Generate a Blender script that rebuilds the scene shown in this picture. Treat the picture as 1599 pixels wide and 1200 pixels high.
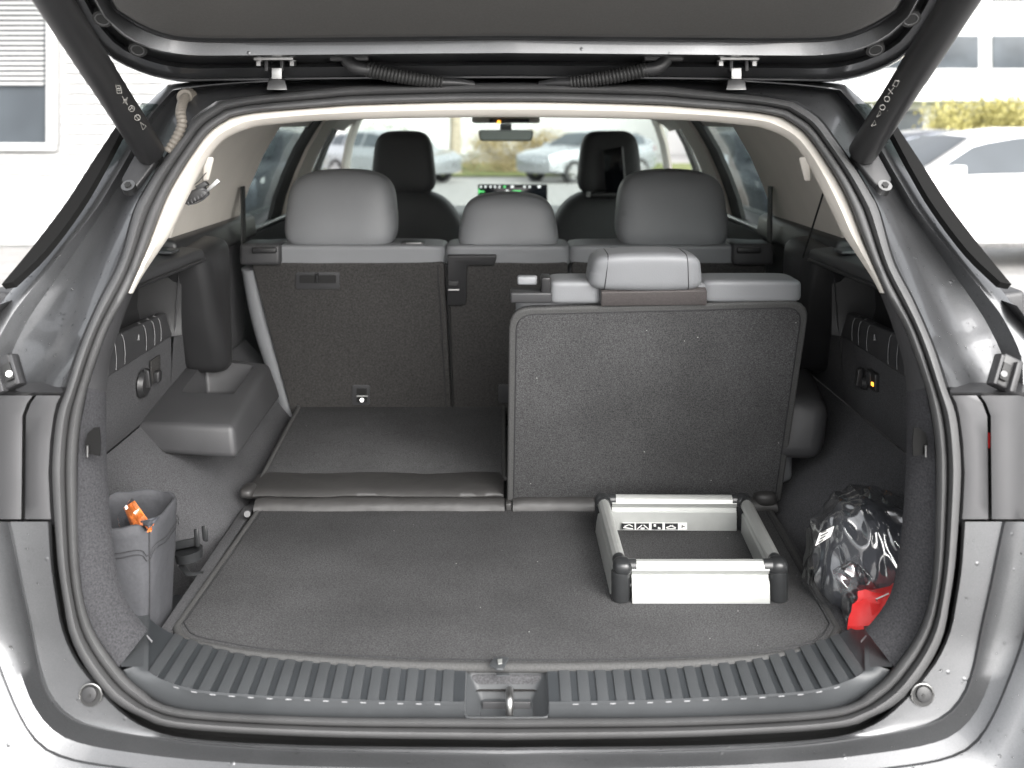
import bpy, bmesh, math, random
from mathutils import Vector, Matrix, noise
random.seed(7)
S = bpy.context.scene
for o in list(bpy.data.objects): bpy.data.objects.remove(o)
C = S.collection
# ------------------------------------------------------------------ camera
F, CX, HZ, H = 1550.0, 791.0, 190.0, 1.50          # focal length, vanishing point (photo pixels), eye height
cam = bpy.data.objects.new('camera', bpy.data.cameras.new('camera')); C.objects.link(cam)
cam.location = (0, 0, H); cam.rotation_euler = (math.pi/2, 0, 0)
cd = cam.data; cd.sensor_width = 36.0; cd.lens = 36.0*F/1599
cd.shift_x = (799.5-CX)/1599; cd.shift_y = -(600-HZ)/1599
cd.clip_start = 0.02; cd.clip_end = 2000
cd.dof.use_dof = True; cd.dof.focus_distance = 1.75; cd.dof.aperture_fstop = 4.0
S.camera = cam
# ------------------------------------------------------------------ world, sun, exposure
w = bpy.data.worlds.new('World'); S.world = w; w.use_nodes = True
nt = w.node_tree; bg = nt.nodes['Background']
sky = nt.nodes.new('ShaderNodeTexSky'); sky.sky_type = 'NISHITA'; sky.sun_disc = False
SUN_EL, SUN_AZ = math.radians(35), math.radians(152)
sky.sun_elevation = SUN_EL; sky.sun_rotation = SUN_AZ; sky.air_density = 1.0; sky.dust_density = 4.0; sky.ozone_density = 1.0
hs = nt.nodes.new('ShaderNodeHueSaturation'); hs.inputs['Saturation'].default_value = 0.12
nt.links.new(sky.outputs[0], hs.inputs['Color']); nt.links.new(hs.outputs[0], bg.inputs['Color'])
bg.inputs['Strength'].default_value = 0.15
sl = bpy.data.lights.new('sun', 'SUN'); sl.energy = 1.15; sl.angle = math.radians(70); sl.color = (1, .97, .93)
so = bpy.data.objects.new('sun', sl); C.objects.link(so)
sd = Vector((math.sin(SUN_AZ)*math.cos(SUN_EL), math.cos(SUN_AZ)*math.cos(SUN_EL), math.sin(SUN_EL)))
so.rotation_euler = sd.to_track_quat('Z', 'Y').to_euler(); so.location = (0, -6, 8)
S.view_settings.view_transform = 'Standard'; S.view_settings.look = 'None'
S.view_settings.gamma = 1; S.view_settings.exposure = 1.8
# ------------------------------------------------------------------ materials
def mat(name, col, rough=.5, metal=0, nscale=0, namp=0, bscale=0, bstr=0, bdist=.001, coat=0, spec=.5, sheen=0, emit=None, wear=0):
    m = bpy.data.materials.new(name); m.use_nodes = True
    t = m.node_tree; b = t.nodes['Principled BSDF']
    b.inputs['Base Color'].default_value = (*col, 1); b.inputs['Roughness'].default_value = rough
    b.inputs['Metallic'].default_value = metal; b.inputs['Coat Weight'].default_value = coat
    b.inputs['Coat Roughness'].default_value = .06
    b.inputs['Specular IOR Level'].default_value = spec; b.inputs['Sheen Weight'].default_value = sheen
    tc = t.nodes.new('ShaderNodeTexCoord')
    if nscale:
        n = t.nodes.new('ShaderNodeTexNoise'); n.inputs['Scale'].default_value = nscale; n.inputs['Detail'].default_value = 3
        t.links.new(tc.outputs['Object'], n.inputs['Vector'])
        r = t.nodes.new('ShaderNodeMapRange'); r.inputs[1].default_value = .3; r.inputs[2].default_value = .7
        r.inputs[3].default_value = 1-namp; r.inputs[4].default_value = 1+namp
        t.links.new(n.outputs[0], r.inputs[0])
        val = r.outputs[0]
        if wear:
            n2 = t.nodes.new('ShaderNodeTexNoise'); n2.inputs['Scale'].default_value = 5; n2.inputs['Detail'].default_value = 5
            t.links.new(tc.outputs['Object'], n2.inputs['Vector'])
            r2 = t.nodes.new('ShaderNodeMapRange'); r2.inputs[1].default_value = .3; r2.inputs[2].default_value = .7
            r2.inputs[3].default_value = 1-wear; r2.inputs[4].default_value = 1+wear
            t.links.new(n2.outputs[0], r2.inputs[0])
            mm = t.nodes.new('ShaderNodeMath'); mm.operation = 'MULTIPLY'
            t.links.new(val, mm.inputs[0]); t.links.new(r2.outputs[0], mm.inputs[1]); val = mm.outputs[0]
        mx = t.nodes.new('ShaderNodeVectorMath'); mx.operation = 'SCALE'; mx.inputs[0].default_value = col
        t.links.new(val, mx.inputs['Scale']); t.links.new(mx.outputs[0], b.inputs['Base Color'])
    if bscale:
        n = t.nodes.new('ShaderNodeTexNoise'); n.inputs['Scale'].default_value = bscale; n.inputs['Detail'].default_value = 3
        t.links.new(tc.outputs['Object'], n.inputs['Vector'])
        bp = t.nodes.new('ShaderNodeBump'); bp.inputs['Strength'].default_value = bstr; bp.inputs['Distance'].default_value = bdist
        t.links.new(n.outputs[0], bp.inputs['Height']); t.links.new(bp.outputs[0], b.inputs['Normal'])
    if emit:
        b.inputs['Emission Color'].default_value = (*emit[0], 1); b.inputs['Emission Strength'].default_value = emit[1]
    return m
def glass(name, tint, gloss=.08, drops=0):
    m = bpy.data.materials.new(name); m.use_nodes = True; t = m.node_tree; t.nodes.clear()
    out = t.nodes.new('ShaderNodeOutputMaterial'); tr = t.nodes.new('ShaderNodeBsdfTransparent'); tr.inputs[0].default_value = (*tint, 1)
    gl = t.nodes.new('ShaderNodeBsdfGlossy'); gl.inputs['Roughness'].default_value = .03; gl.inputs[0].default_value = (.9, .9, .9, 1)
    mx = t.nodes.new('ShaderNodeMixShader'); mx.inputs[0].default_value = gloss
    t.links.new(tr.outputs[0], mx.inputs[1]); t.links.new(gl.outputs[0], mx.inputs[2]); t.links.new(mx.outputs[0], out.inputs[0])
    if drops:
        tc = t.nodes.new('ShaderNodeTexCoord'); v = t.nodes.new('ShaderNodeTexVoronoi'); v.inputs['Scale'].default_value = 110
        t.links.new(tc.outputs['Object'], v.inputs['Vector'])
        r = t.nodes.new('ShaderNodeMapRange'); r.inputs[1].default_value = .22; r.inputs[2].default_value = .3
        r.inputs[3].default_value = .45; r.inputs[4].default_value = 1.0
        t.links.new(v.outputs['Distance'], r.inputs[0])
        sc = t.nodes.new('ShaderNodeVectorMath'); sc.operation = 'SCALE'; sc.inputs[0].default_value = tint
        t.links.new(r.outputs[0], sc.inputs['Scale']); t.links.new(sc.outputs[0], tr.inputs[0])
    return m
def paint(name, col, rough=.28, drops=True):
    m = mat(name, col, rough, .75, coat=.6, nscale=650 if drops else 0, namp=.10, wear=.12); t = m.node_tree; b = t.nodes['Principled BSDF']
    tc = t.nodes.new('ShaderNodeTexCoord')
    n = t.nodes.new('ShaderNodeTexNoise'); n.inputs['Scale'].default_value = 7; n.inputs['Detail'].default_value = 6
    t.links.new(tc.outputs['Object'], n.inputs['Vector'])
    r = t.nodes.new('ShaderNodeMapRange'); r.inputs[1].default_value = .35; r.inputs[2].default_value = .7
    r.inputs[3].default_value = rough-.06; r.inputs[4].default_value = rough+.14
    t.links.new(n.outputs[0], r.inputs[0]); t.links.new(r.outputs[0], b.inputs['Roughness'])
    if drops:
        v = t.nodes.new('ShaderNodeTexVoronoi'); v.inputs['Scale'].default_value = 42; v.inputs['Randomness'].default_value = 1
        t.links.new(tc.outputs['Object'], v.inputs['Vector'])
        r = t.nodes.new('ShaderNodeMapRange'); r.inputs[1].default_value = 0; r.inputs[2].default_value = .13
        r.inputs[3].default_value = 1; r.inputs[4].default_value = 0
        t.links.new(v.outputs['Distance'], r.inputs[0])
        wn = t.nodes.new('ShaderNodeMath'); wn.operation = 'GREATER_THAN'; wn.inputs[1].default_value = .62
        sx = t.nodes.new('ShaderNodeSeparateColor'); t.links.new(v.outputs['Color'], sx.inputs[0]); t.links.new(sx.outputs[0], wn.inputs[0])
        mu = t.nodes.new('ShaderNodeMath'); mu.operation = 'MULTIPLY'; t.links.new(r.outputs[0], mu.inputs[0]); t.links.new(wn.outputs[0], mu.inputs[1])
        bp = t.nodes.new('ShaderNodeBump'); bp.inputs['Strength'].default_value = .5; bp.inputs['Distance'].default_value = .0018
        t.links.new(mu.outputs[0], bp.inputs['Height']); t.links.new(bp.outputs[0], b.inputs['Normal']); t.links.new(bp.outputs[0], b.inputs['Coat Normal'])
    return m
def lint(m):
    t = m.node_tree; b = t.nodes['Principled BSDF']; src = b.inputs['Base Color'].links[0].from_socket
    tc = t.nodes.new('ShaderNodeTexCoord'); v = t.nodes.new('ShaderNodeTexVoronoi'); v.inputs['Scale'].default_value = 26
    t.links.new(tc.outputs['Object'], v.inputs['Vector'])
    a = t.nodes.new('ShaderNodeMath'); a.operation = 'LESS_THAN'; a.inputs[1].default_value = .028; t.links.new(v.outputs['Distance'], a.inputs[0])
    mx = t.nodes.new('ShaderNodeMix'); mx.data_type = 'RGBA'; t.links.new(a.outputs[0], mx.inputs[0]); t.links.new(src, mx.inputs[6])
    mx.inputs[7].default_value = (.30,.30,.29,1); t.links.new(mx.outputs[2], b.inputs['Base Color']); return m
M = dict(
 post_carpet=mat('post_carpet', (.040,.040,.043), .95, nscale=420, namp=.35, bscale=480, bstr=.5, bdist=.0015, spec=.15, wear=.12),
 shaded_carpet=mat('shaded_carpet', (.026,.025,.0245), .95, nscale=420, namp=.3, spec=.1),  # carpet colour darkened to paint in the shade along the mat's front edge
 strip=mat('black_strip', (.010,.010,.010), .95, spec=.1), thread=mat('panel_thread', (.24,.24,.245), .7),
 carpet=lint(mat('carpet', (.057,.057,.058), .95, nscale=460, namp=.5, bscale=520, bstr=.6, bdist=.002, spec=.15, wear=.2)),
 carpet_wall=mat('carpet_wall', (.066,.066,.069), .95, nscale=480, namp=.32, bscale=420, bstr=.5, bdist=.0015, spec=.15, wear=.14),
 carpet_dark=mat('carpet_dark', (.043,.0415,.0405), .95, nscale=300, namp=.35, bscale=420, bstr=.4, bdist=.0015, spec=.12, wear=.05),
 binding=mat('binding', (.050,.050,.0495), .8, bscale=500, bstr=.4, nscale=500, namp=.25),
 flap=mat('flap', (.031,.030,.0295), .5, bscale=14, bstr=.35, bdist=.012, nscale=8, namp=.12),
 leather=mat('leather', (.175,.18,.188), .5, bscale=420, bstr=.3, bdist=.0008, nscale=9, namp=.04),
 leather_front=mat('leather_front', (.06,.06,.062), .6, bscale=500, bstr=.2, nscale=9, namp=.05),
 black=mat('black_plastic', (.022,.022,.023), .42, bscale=700, bstr=.15, bdist=.0005, nscale=12, namp=.1),
 trim=mat('trim_plastic', (.042,.042,.044), .5, bscale=600, bstr=.3, bdist=.0007, nscale=12, namp=.1),
 sill=mat('sill_plastic', (.046,.049,.052), .5, bscale=600, bstr=.25, bdist=.0006, nscale=20, namp=.07),
 groove=mat('groove_plastic', (.028,.031,.034), .42, nscale=20, namp=.1),
 rubber=mat('seal_rubber', (.070,.070,.071), .6, bscale=300, bstr=.08, nscale=15, namp=.12),
 rubber_dark=mat('dark_rubber', (.012,.012,.012), .6, nscale=15, namp=.1),
 beige=mat('beige_trim', (.70,.66,.60), .75, bscale=500, bstr=.1, nscale=12, namp=.03),
 headliner=mat('headliner', (.78,.75,.70), .9, nscale=200, namp=.05),
 paint=paint('metallic_paint', (.105,.107,.111), .36),
 paint_matt=paint('rear_panel_paint', (.075,.075,.078), .45, False),
 metal=mat('bright_metal', (.38,.38,.375), .38, 1, nscale=30, namp=.1),
 steel=mat('dark_steel', (.2,.2,.2), .38, 1, nscale=40, namp=.15),
 alu=mat('anodised_aluminium', (.47,.48,.465), .42, .6, nscale=60, namp=.03),
 corner=mat('corner_plastic', (.022,.023,.024), .3, nscale=60, namp=.1),
 bag=mat('grey_bag_cloth', (.047,.048,.053), .75, bscale=45, bstr=.35, bdist=.006, nscale=200, namp=.08),
 seam=mat('seam_thread', (.02,.02,.022), .8), pale=mat('pale_seam', (.30,.30,.31), .6),
 white_print=mat('white_print', (.40,.39,.36), .6), red=mat('red_cloth', (.62,.02,.02), .5, bscale=30, bstr=.4, bdist=.006),
 orange=mat('orange_film', (.95,.27,.06), .35, bscale=60, bstr=.5, bdist=.004), clear=None,
 corr=mat('corrugated_grommet', (.15,.135,.115), .6, nscale=40, namp=.12),
 bundle=mat('dark_bundle', (.075,.079,.09), .6, bscale=20, bstr=.5, bdist=.01, nscale=12, namp=.3),
 white=mat('white_cladding', (.50,.50,.495), .6, nscale=4, namp=.03), label=mat('paper_label', (.75,.75,.73), .6),
 screen=mat('screen_black', (.006,.007,.009), .12), led=mat('orange_led', (.9,.3,.02), .4, emit=((1,.38,.04), 1.0)),
 icon_w=mat('icon_white', (.8,.8,.8), .5, emit=((.8,.85,.85), .25)), icon_g=mat('icon_green', (.1,.7,.2), .5, emit=((.15,.7,.2), .2)),
 asphalt=mat('asphalt', (.27,.265,.26), .55, nscale=40, namp=.25, bscale=60, bstr=.3, bdist=.01, wear=.2),
 grass=mat('grass', (.12,.14,.04), .9, nscale=3, namp=.3), stone=mat('office_stone', (.66,.66,.65), .7, nscale=2, namp=.05),
 pane=mat('window_pane', (.07,.08,.09), .3, 0, nscale=.6, namp=.3, spec=.15), bark=mat('bark', (.30,.26,.20), .9, nscale=14, namp=.3, bscale=20, bstr=.6, bdist=.02),
 leaf_y=mat('yellow_leaf', (.36,.33,.12), .7, nscale=3, namp=.35), leaf_b=mat('brown_leaf', (.28,.22,.11), .8, nscale=3, namp=.35),
 leaf_g=mat('green_leaf', (.08,.11,.04), .7, nscale=3, namp=.4),
 tyre=mat('tyre', (.025,.025,.026), .8, nscale=20, namp=.2), rim=mat('rim', (.5,.5,.5), .35, .8, nscale=20, namp=.1),
)
M['windscreen'] = glass('windscreen_glass', (.86,.90,.88), .05)
M['tinted'] = glass('tinted_glass', (.50,.54,.53), .06, drops=1)
def film():
    m = bpy.data.materials.new('clear_film'); m.use_nodes = True; t = m.node_tree; t.nodes.clear()
    out = t.nodes.new('ShaderNodeOutputMaterial'); tr = t.nodes.new('ShaderNodeBsdfTransparent'); tr.inputs[0].default_value = (.93,.94,.95,1)
    gl = t.nodes.new('ShaderNodeBsdfGlossy'); gl.inputs['Roughness'].default_value = .12; gl.inputs[0].default_value = (1,1,1,1)
    fr = t.nodes.new('ShaderNodeLayerWeight'); fr.inputs[0].default_value = .35
    mr = t.nodes.new('ShaderNodeMapRange'); mr.inputs[3].default_value = .13; mr.inputs[4].default_value = .6
    t.links.new(fr.outputs['Facing'], mr.inputs[0])
    mx = t.nodes.new('ShaderNodeMixShader'); t.links.new(mr.outputs[0], mx.inputs[0])
    t.links.new(tr.outputs[0], mx.inputs[1]); t.links.new(gl.outputs[0], mx.inputs[2]); t.links.new(mx.outputs[0], out.inputs[0])
    return m
M['clear'] = film()
# ------------------------------------------------------------------ geometry helpers
V = Vector
def W(px, py, Y): return V(((px-CX)/F*Y, Y, H-(py-HZ)/F*Y))           # pixel at a known distance
def Zp(px, py, z): return W(px, py, (H-z)*F/(py-HZ))                    # pixel on a known height
def Xp(px, py, x): return W(px, py, abs(x)*F/abs(px-CX))                # pixel on a known side plane
PROF = [(.30,1.27),(.60,1.30),(.70,1.32),(.80,1.34),(1.12,1.36),(1.18,1.375),(1.25,1.42),(1.40,1.55),(1.55,1.68),(1.80,1.86)]
def prof(z):
    for (a, ya), (b, yb) in zip(PROF, PROF[1:]):
        if z <= b: return ya+(yb-ya)*(z-a)/(b-a)
    return PROF[-1][1]
def R(px, py, off=0):                                                   # pixel on the tailgate opening's surface
    Y = 1.4
    for _ in range(40): Y = .5*Y+.5*(prof(H-(py-HZ)/F*Y)+off)
    return W(px, py, Y)
def cr(pts, n):                                                         # Catmull-Rom, n points even by length
    p = [V(q) for q in pts]; p = [p[0]*2-p[1]]+p+[p[-1]*2-p[-2]]; d = []
    for i in range(1, len(p)-2):
        a, b, c, e = p[i-1:i+3]
        for k in range(12):
            t = k/12; d.append(.5*((2*b)+(c-a)*t+(2*a-5*b+4*c-e)*t*t+(3*b-a-3*c+e)*t**3))
    d.append(p[-2]); L = [0]
    for a, b in zip(d, d[1:]): L.append(L[-1]+(b-a).length)
    out = []; j = 0
    for i in range(n):
        s = L[-1]*i/(n-1)
        while j < len(L)-2 and L[j+1] < s: j += 1
        q = (s-L[j])/max(1e-9, L[j+1]-L[j]); out.append(d[j].lerp(d[j+1], q))
    return out
ROOT = None
def link(name, me, m, parent=None):
    o = bpy.data.objects.new(name, me); C.objects.link(o)
    if m is not None: me.materials.append(M[m] if isinstance(m, str) else m)
    if parent is not None:
        o.parent = parent
        if parent.type == 'EMPTY': o.matrix_parent_inverse = Matrix.Translation(-parent.location)
    return o
def mk(name, vs, fs, m, parent=None, ang=35, solid=0, bev=0):
    bm = bmesh.new(); bv = [bm.verts.new(v) for v in vs]
    for f in fs:
        try: bm.faces.new([bv[i] for i in f])
        except ValueError: pass
    bmesh.ops.remove_doubles(bm, verts=bm.verts, dist=1e-6)
    bmesh.ops.recalc_face_normals(bm, faces=bm.faces)
    return fin(name, bm, m, parent, ang, solid, bev)
def fin(name, bm, m, parent=None, ang=35, solid=0, bev=0):
    if bev:
        es = [e for e in bm.edges if len(e.link_faces) == 2 and e.calc_face_angle() > .5]
        bmesh.ops.bevel(bm, geom=es, offset=bev, segments=3, profile=.5, affect='EDGES', clamp_overlap=True)
    if solid: bmesh.ops.solidify(bm, geom=bm.faces[:], thickness=solid)
    me = bpy.data.meshes.new(name); bm.to_mesh(me); bm.free()
    for p in me.polygons: p.use_smooth = True
    me.set_sharp_from_angle(angle=math.radians(ang))
    return link(name, me, m, parent)
def grid(name, rows, m, parent=None, closed=False, ang=50, solid=0):
    n = len(rows[0]); vs = [v for r in rows for v in r]; fs = []
    for i in range(len(rows)-1):
        for j in range(n if closed else n-1):
            k = (j+1) % n; fs.append((i*n+j, i*n+k, (i+1)*n+k, (i+1)*n+j))
    return mk(name, vs, fs, m, parent, ang, solid)
HEX = [(0,3,2,1),(4,5,6,7),(0,1,5,4),(1,2,6,5),(2,3,7,6),(3,0,4,7)]
def hexa(name, c, m, parent=None, bev=.003, ang=40): return mk(name, c, HEX, m, parent, ang, 0, bev)
def box(name, c, s, m, parent=None, bev=.003, rot=None, taper=None):
    vs = []
    for z in (-1, 1):
        k = 1 if (taper is None or z < 0) else taper
        for x, y in ((-1,-1),(1,-1),(1,1),(-1,1)): vs.append(V((x*s[0]/2*k, y*s[1]/2*k, z*s[2]/2)))
    if rot is not None: vs = [rot @ v for v in vs]
    return hexa(name, [v+V(c) for v in vs], m, parent, bev)
def frames(pts, closed=False):
    out = []; n = len(pts)
    for i in range(n):
        a = pts[i-1] if (i or closed) else pts[i]; b = pts[(i+1) % n] if (i < n-1 or closed) else pts[i]
        t = (b-a).normalized(); u = t.cross(V((0,0,1)))
        if u.length < .05: u = t.cross(V((0,1,0)))
        u.normalize(); out.append((u, t.cross(u)))
    return out
def tube(name, pts, r, m, parent=None, seg=10, closed=False, cap=True, flat=1.0):
    pts = [V(p) for p in pts]; fr = frames(pts, closed); vs = []; fs = []; n = len(pts)
    rr = r if callable(r) else (lambda i: r)
    for i, (p, (u, v)) in enumerate(zip(pts, fr)):
        for k in range(seg):
            a = 2*math.pi*k/seg; vs.append(p+(u*math.cos(a)+v*math.sin(a)*flat)*rr(i))
    for i in range(n if closed else n-1):
        j = (i+1) % n
        for k in range(seg): q = (k+1) % seg; fs.append((i*seg+k, i*seg+q, j*seg+q, j*seg+k))
    if cap and not closed: fs += [tuple(range(seg)), tuple(range((n-1)*seg, n*seg))]
    return mk(name, vs, fs, m, parent, 50)
def cyl(name, a, b, r, m, parent=None, seg=20, r2=None):
    a, b = V(a), V(b); return tube(name, [a, b], lambda i: (r, r2 or r)[i], m, parent, seg)
def slab(name, outline, nrm, th, m, parent=None, bev=.004, ang=40):      # outline = near face; extruded along nrm
    n = len(outline); nrm = V(nrm); vs = [V(p) for p in outline]+[V(p)+nrm*th for p in outline]
    fs = [tuple(range(n)), tuple(range(2*n-1, n-1, -1))]+[(i, (i+1) % n, n+(i+1) % n, n+i) for i in range(n)]
    return mk(name, vs, fs, m, parent, ang, 0, bev)
def rnd(c4, r, k=5):                                                     # round the corners of a quad/polygon
    out = []; n = len(c4); c4 = [V(p) for p in c4]
    for i in range(n):
        p, a, b = c4[i], c4[i-1], c4[(i+1) % n]; ri = r[i] if isinstance(r, (list, tuple)) else r
        u, v = (a-p).normalized(), (b-p).normalized()
        if ri <= 0: out.append(p); continue
        for j in range(k+1):
            t = j/k; out.append(p+u*ri*(1-t)**2+v*ri*t**2)
    return out
def cushion(name, c, s, m, parent=None, lean=0, topk=.88, pw=4.0, n=14, frontk=1.0, sag=0):
    bm = bmesh.new(); bmesh.ops.create_cube(bm, size=2); bmesh.ops.subdivide_edges(bm, edges=bm.edges[:], cuts=n, use_grid_fill=True)
    for v in bm.verts:
        x, y, z = v.co; L = (abs(x)**pw+abs(y)**pw+abs(z)**pw)**(1/pw); x, y, z = x/L, y/L, z/L
        k = 1+(topk-1)*(z+1)/2; X = x*s[0]/2*k; Yy = y*s[1]/2; Z = z*s[2]/2-sag*(abs(x)**2)*(z > 0)
        nz = noise.noise(V((X*11+c[0]*7, Yy*11, Z*13+c[1])))*.0022*min(1, s[2]/.1); v.co = V((X*(1+nz*3), Yy-lean*Z+nz, Z+nz*.8))+V(c)
    return fin(name, bm, m, parent, 80)
def seam_on(name, c, s, par, xf, lean=0, topk=.88, pw=4.0, sag=0, m='seam', r=.0008):
    q = (1-abs(xf)**pw)**(1/pw); pts = []
    for k in range(40):
        a = math.pi*(-.45+1.3*k/39); y = -q*math.copysign(abs(math.cos(a))**(2/pw), math.cos(a)); z = q*math.copysign(abs(math.sin(a))**(2/pw), math.sin(a))
        kk = 1+(topk-1)*(z+1)/2; X = xf*s[0]/2*kk; Z = z*s[2]/2-sag*(xf**2)*(z > 0); pts.append(V((X, y*s[1]/2*1.004-lean*Z, Z))+V(c))
    return tube(name, pts, r, m, par, 5)
def bool_cut(o, cutters):
    for c in cutters:
        md = o.modifiers.new('b', 'BOOLEAN'); md.object = c; md.operation = 'DIFFERENCE'; md.solver = 'EXACT'
    bpy.context.view_layer.update()
    me = bpy.data.meshes.new_from_object(o.evaluated_get(bpy.context.evaluated_depsgraph_get())); o.modifiers.clear()
    o.data = me; 
    for c in cutters: bpy.data.objects.remove(c)
    me.set_sharp_from_angle(angle=math.radians(40))
def empty(name, loc, label, cat, group=None, rz=0):
    o = bpy.data.objects.new(name, None); C.objects.link(o); o.location = loc; o.rotation_euler.z = rz
    o.empty_display_size = .1; tag(o, label, cat, group); return o
def tag(o, label, cat, group=None):
    o['label'] = label; o['category'] = cat
    if group: o['group'] = group
def mir(p): return V((-p[0], p[1], p[2]))
# ------------------------------------------------------------------ ground
GS = -0.010
def gz(y): return 0 if y < 4 else GS*(y-4)
ys = [-60,-20,-5,0,4,10,20,40,80,200,600]
g = grid('ground', [[V((x, y, gz(min(y, 60)))) for x in (-400,-60,-20,-6,0,6,20,60,400)] for y in ys], 'asphalt'); g['kind'] = 'structure'
g = grid('grass_verge', [[V((x, y, gz(y)+.05)) for x in (-30,-10,0,10,30)] for y in (31.5,33,36,44)], 'grass'); g['kind'] = 'structure'
# ------------------------------------------------------------------ the car
car = empty('open_car', (0, 2.9, 0), 'grey metallic family car seen from behind with its tailgate wide open', 'car')
def half(segs, ns, off):
    out = []
    for k, (s, n) in enumerate(zip(segs, ns)):
        q = cr([(p[0], p[1], 0) for p in s], n); out += q if k == 0 else q[1:]
    return out
def full(hp, closed):                                   # hp = 3-D points, bottom to top centre (left side)
    r = [mir(p) for p in reversed(hp)]
    return hp+(r[1:-1] if closed else r[1:])
S_in = [[(791,1121),(500,1119),(281,1106),(219,1074),(188,1044),(156,1000),(138,962),(128,919),(123.5,872),(122,825)],
        [(122,825),(121,760),(122,700),(128,650),(137,605)],
        [(137,605),(156,549),(172,508),(200,458),(235,375),(259,313),(281,272),(312,225),(331,203),(360,184)],
        [(360,184),(400,176),(500,168),(556,164),(712,159.5),(791,159)]]
S_out = [[(791,1156),(500,1151),(281,1138),(219,1119),(172,1091),(131,1038),(109,991),(100,944),(91,885),(86,825)],
        [(86,825),(82,760),(82,715),(89,650),(105,605)],
        [(105,605),(125,543),(156,471),(188,408),(210,330),(225,300),(250,259),(281,216),(306,184),(344,159.5)],
        [(344,159.5),(400,150),(500,140),(556,134.5),(700,131),(791,130)]]
NS = [46, 16, 36, 24]
hi, ho = half(S_in, NS, 0), half(S_out, NS, 0)
rows = []
for t, off in ((-.02,.05),(0,.02),(.05,-.006),(.14,-.017),(.27,-.021),(.38,-.019),(.45,-.013),(.48,-.008),(.51,-.013),(.58,-.022),(.70,-.030),(.82,-.030),(.93,-.016),(1.0,.004),(1.01,.02)):
    rows.append(full([R(*(a.lerp(b, t))[:2], off) for a, b in zip(hi, ho)], True))
grid('tailgate_seal', rows, 'rubber', car, closed=True, ang=70)
# ---- upper pillars and roof channel (painted)
def up(segC, segD, off):
    q = half([segC, segD], [36, 24], 0); return full([R(p[0], p[1], off) for p in q], False)
def lerpseg(a, b, t): return [(p[0]+(q[0]-p[0])*t, p[1]+(q[1]-p[1])*t) for p, q in zip(cr([(x[0], x[1], 0) for x in a], 30), cr([(x[0], x[1], 0) for x in b], 30))]
C1 = ([(62,605),(92,543),(126,471),(155,408),(189,330),(205,300),(226,259),(248,216),(264,184),(292,150)], [(292,150),(340,143),(420,137),(520,132),(650,128),(791,126)])
C2 = ([(-16,605),(-12,555),(14,500),(40,464),(81,414),(148,330),(172,292),(197,250),(220,208),(238,178),(270,141)], [(270,141),(340,133),(420,128),(520,124),(650,121),(791,120)])
C3 = ([(-75,605),(-62,560),(-20,500),(19,452),(60,400),(112,330),(150,270),(194,203),(232,160),(262,133)], [(262,133),(340,126),(420,120),(520,116),(650,113),(791,111)])
so_ = (S_out[2], S_out[3])
rows = [up(*so_, .012), up(lerpseg(so_[0], C1[0], .12), lerpseg(so_[1], C1[1], .12), .008), up(lerpseg(so_[0], C1[0], .9), lerpseg(so_[1], C1[1], .9), .032), up(*C1, .038),
        up(lerpseg(C1[0], C2[0], .12), lerpseg(C1[1], C2[1], .12), .048), up(lerpseg(C1[0], C2[0], .35), lerpseg(C1[1], C2[1], .35), .058), up(lerpseg(C1[0], C2[0], .7), lerpseg(C1[1], C2[1], .7), .060),
        up(lerpseg(C1[0], C2[0], .9), lerpseg(C1[1], C2[1], .9), .040), up(*C2, .028), up(lerpseg(C2[0], C3[0], .25), lerpseg(C2[1], C3[1], .25), .026), up(lerpseg(C2[0], C3[0], .5), lerpseg(C2[1], C3[1], .5), .03), up(*C3, .04)]
last = [V((p.x*1.03, p.y+.10, p.z+.01)) for p in rows[-1]]
pf = grid('rear_pillar_frame', rows+[last], 'paint', car, ang=60)
# black quarter-glass edge strips along the pillars
for s in (1, -1):
    e = [R(x, y, .004) for x, y in ((9,452),(56,394),(108,325),(146,266),(190,200))]
    e2 = [R(x, y, .0) for x, y in ((26,449),(76,400),(128,331),(162,274),(200,203))]
    rr = [cr(e, 16), cr(e2, 16)]
    if s < 0: rr = [[mir(p) for p in r] for r in rr]
    grid('quarter_glass_edge', rr, 'strip', car, solid=.012)
# ---- tail-light recess panels, with the gap between them
for s in (1, -1):
    def fx(p): return p if s > 0 else mir(p)
    edge = cr([(x, y, 0) for x, y in S_out[1]], 40)
    def ex(py): return min(edge, key=lambda q: abs(q.y-py)).x
    pys = [618,630,650,690,740,790,811]
    def lamp(cols, offs):
        return [[fx(R(c(py) if callable(c) else c, py, o)) for c, o in zip(cols, offs)] for py in pys]
    gx = lambda py: 38+(py-618)*-.01+(16*max(0, (640-py)/22))
    grid('lamp_recess_panel', lamp([lambda p: ex(p)+3, lambda p: ex(p)-6, lambda p: (ex(p)+gx(p))/2+2, lambda p: gx(p)+3, lambda p: gx(p)+1], [.012,0,-.004,0,.02]), 'paint_matt', car)
    grid('lamp_recess_panel', lamp([lambda p: gx(p)-1, lambda p: gx(p)-3, 14, -10, -28, -38, -40, -36], [.02,.0,-.006,.002,.014,.04,.08,.17]), 'paint_matt', car)
    # ledge on top of the panel and the strip behind the gap
    grid('lamp_ledge', [[fx(R(x, y, o)) for x in (-36,-20,0,20,50,75,98)] for y, o in ((598,.035),(606,.012),(613,-.004),(619,.004),(622,.02))], 'paint_matt', car)
    grid('lamp_gap', [[fx(R(gx(p)+d, p, .022)) for d in (-5,5)] for p in pys], 'rubber_dark', car)
o = grid('reflector_sliver', [[R(1543+d, p, .012) for d in (-2,3)] for p in (676,700)], 'red', car)
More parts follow.
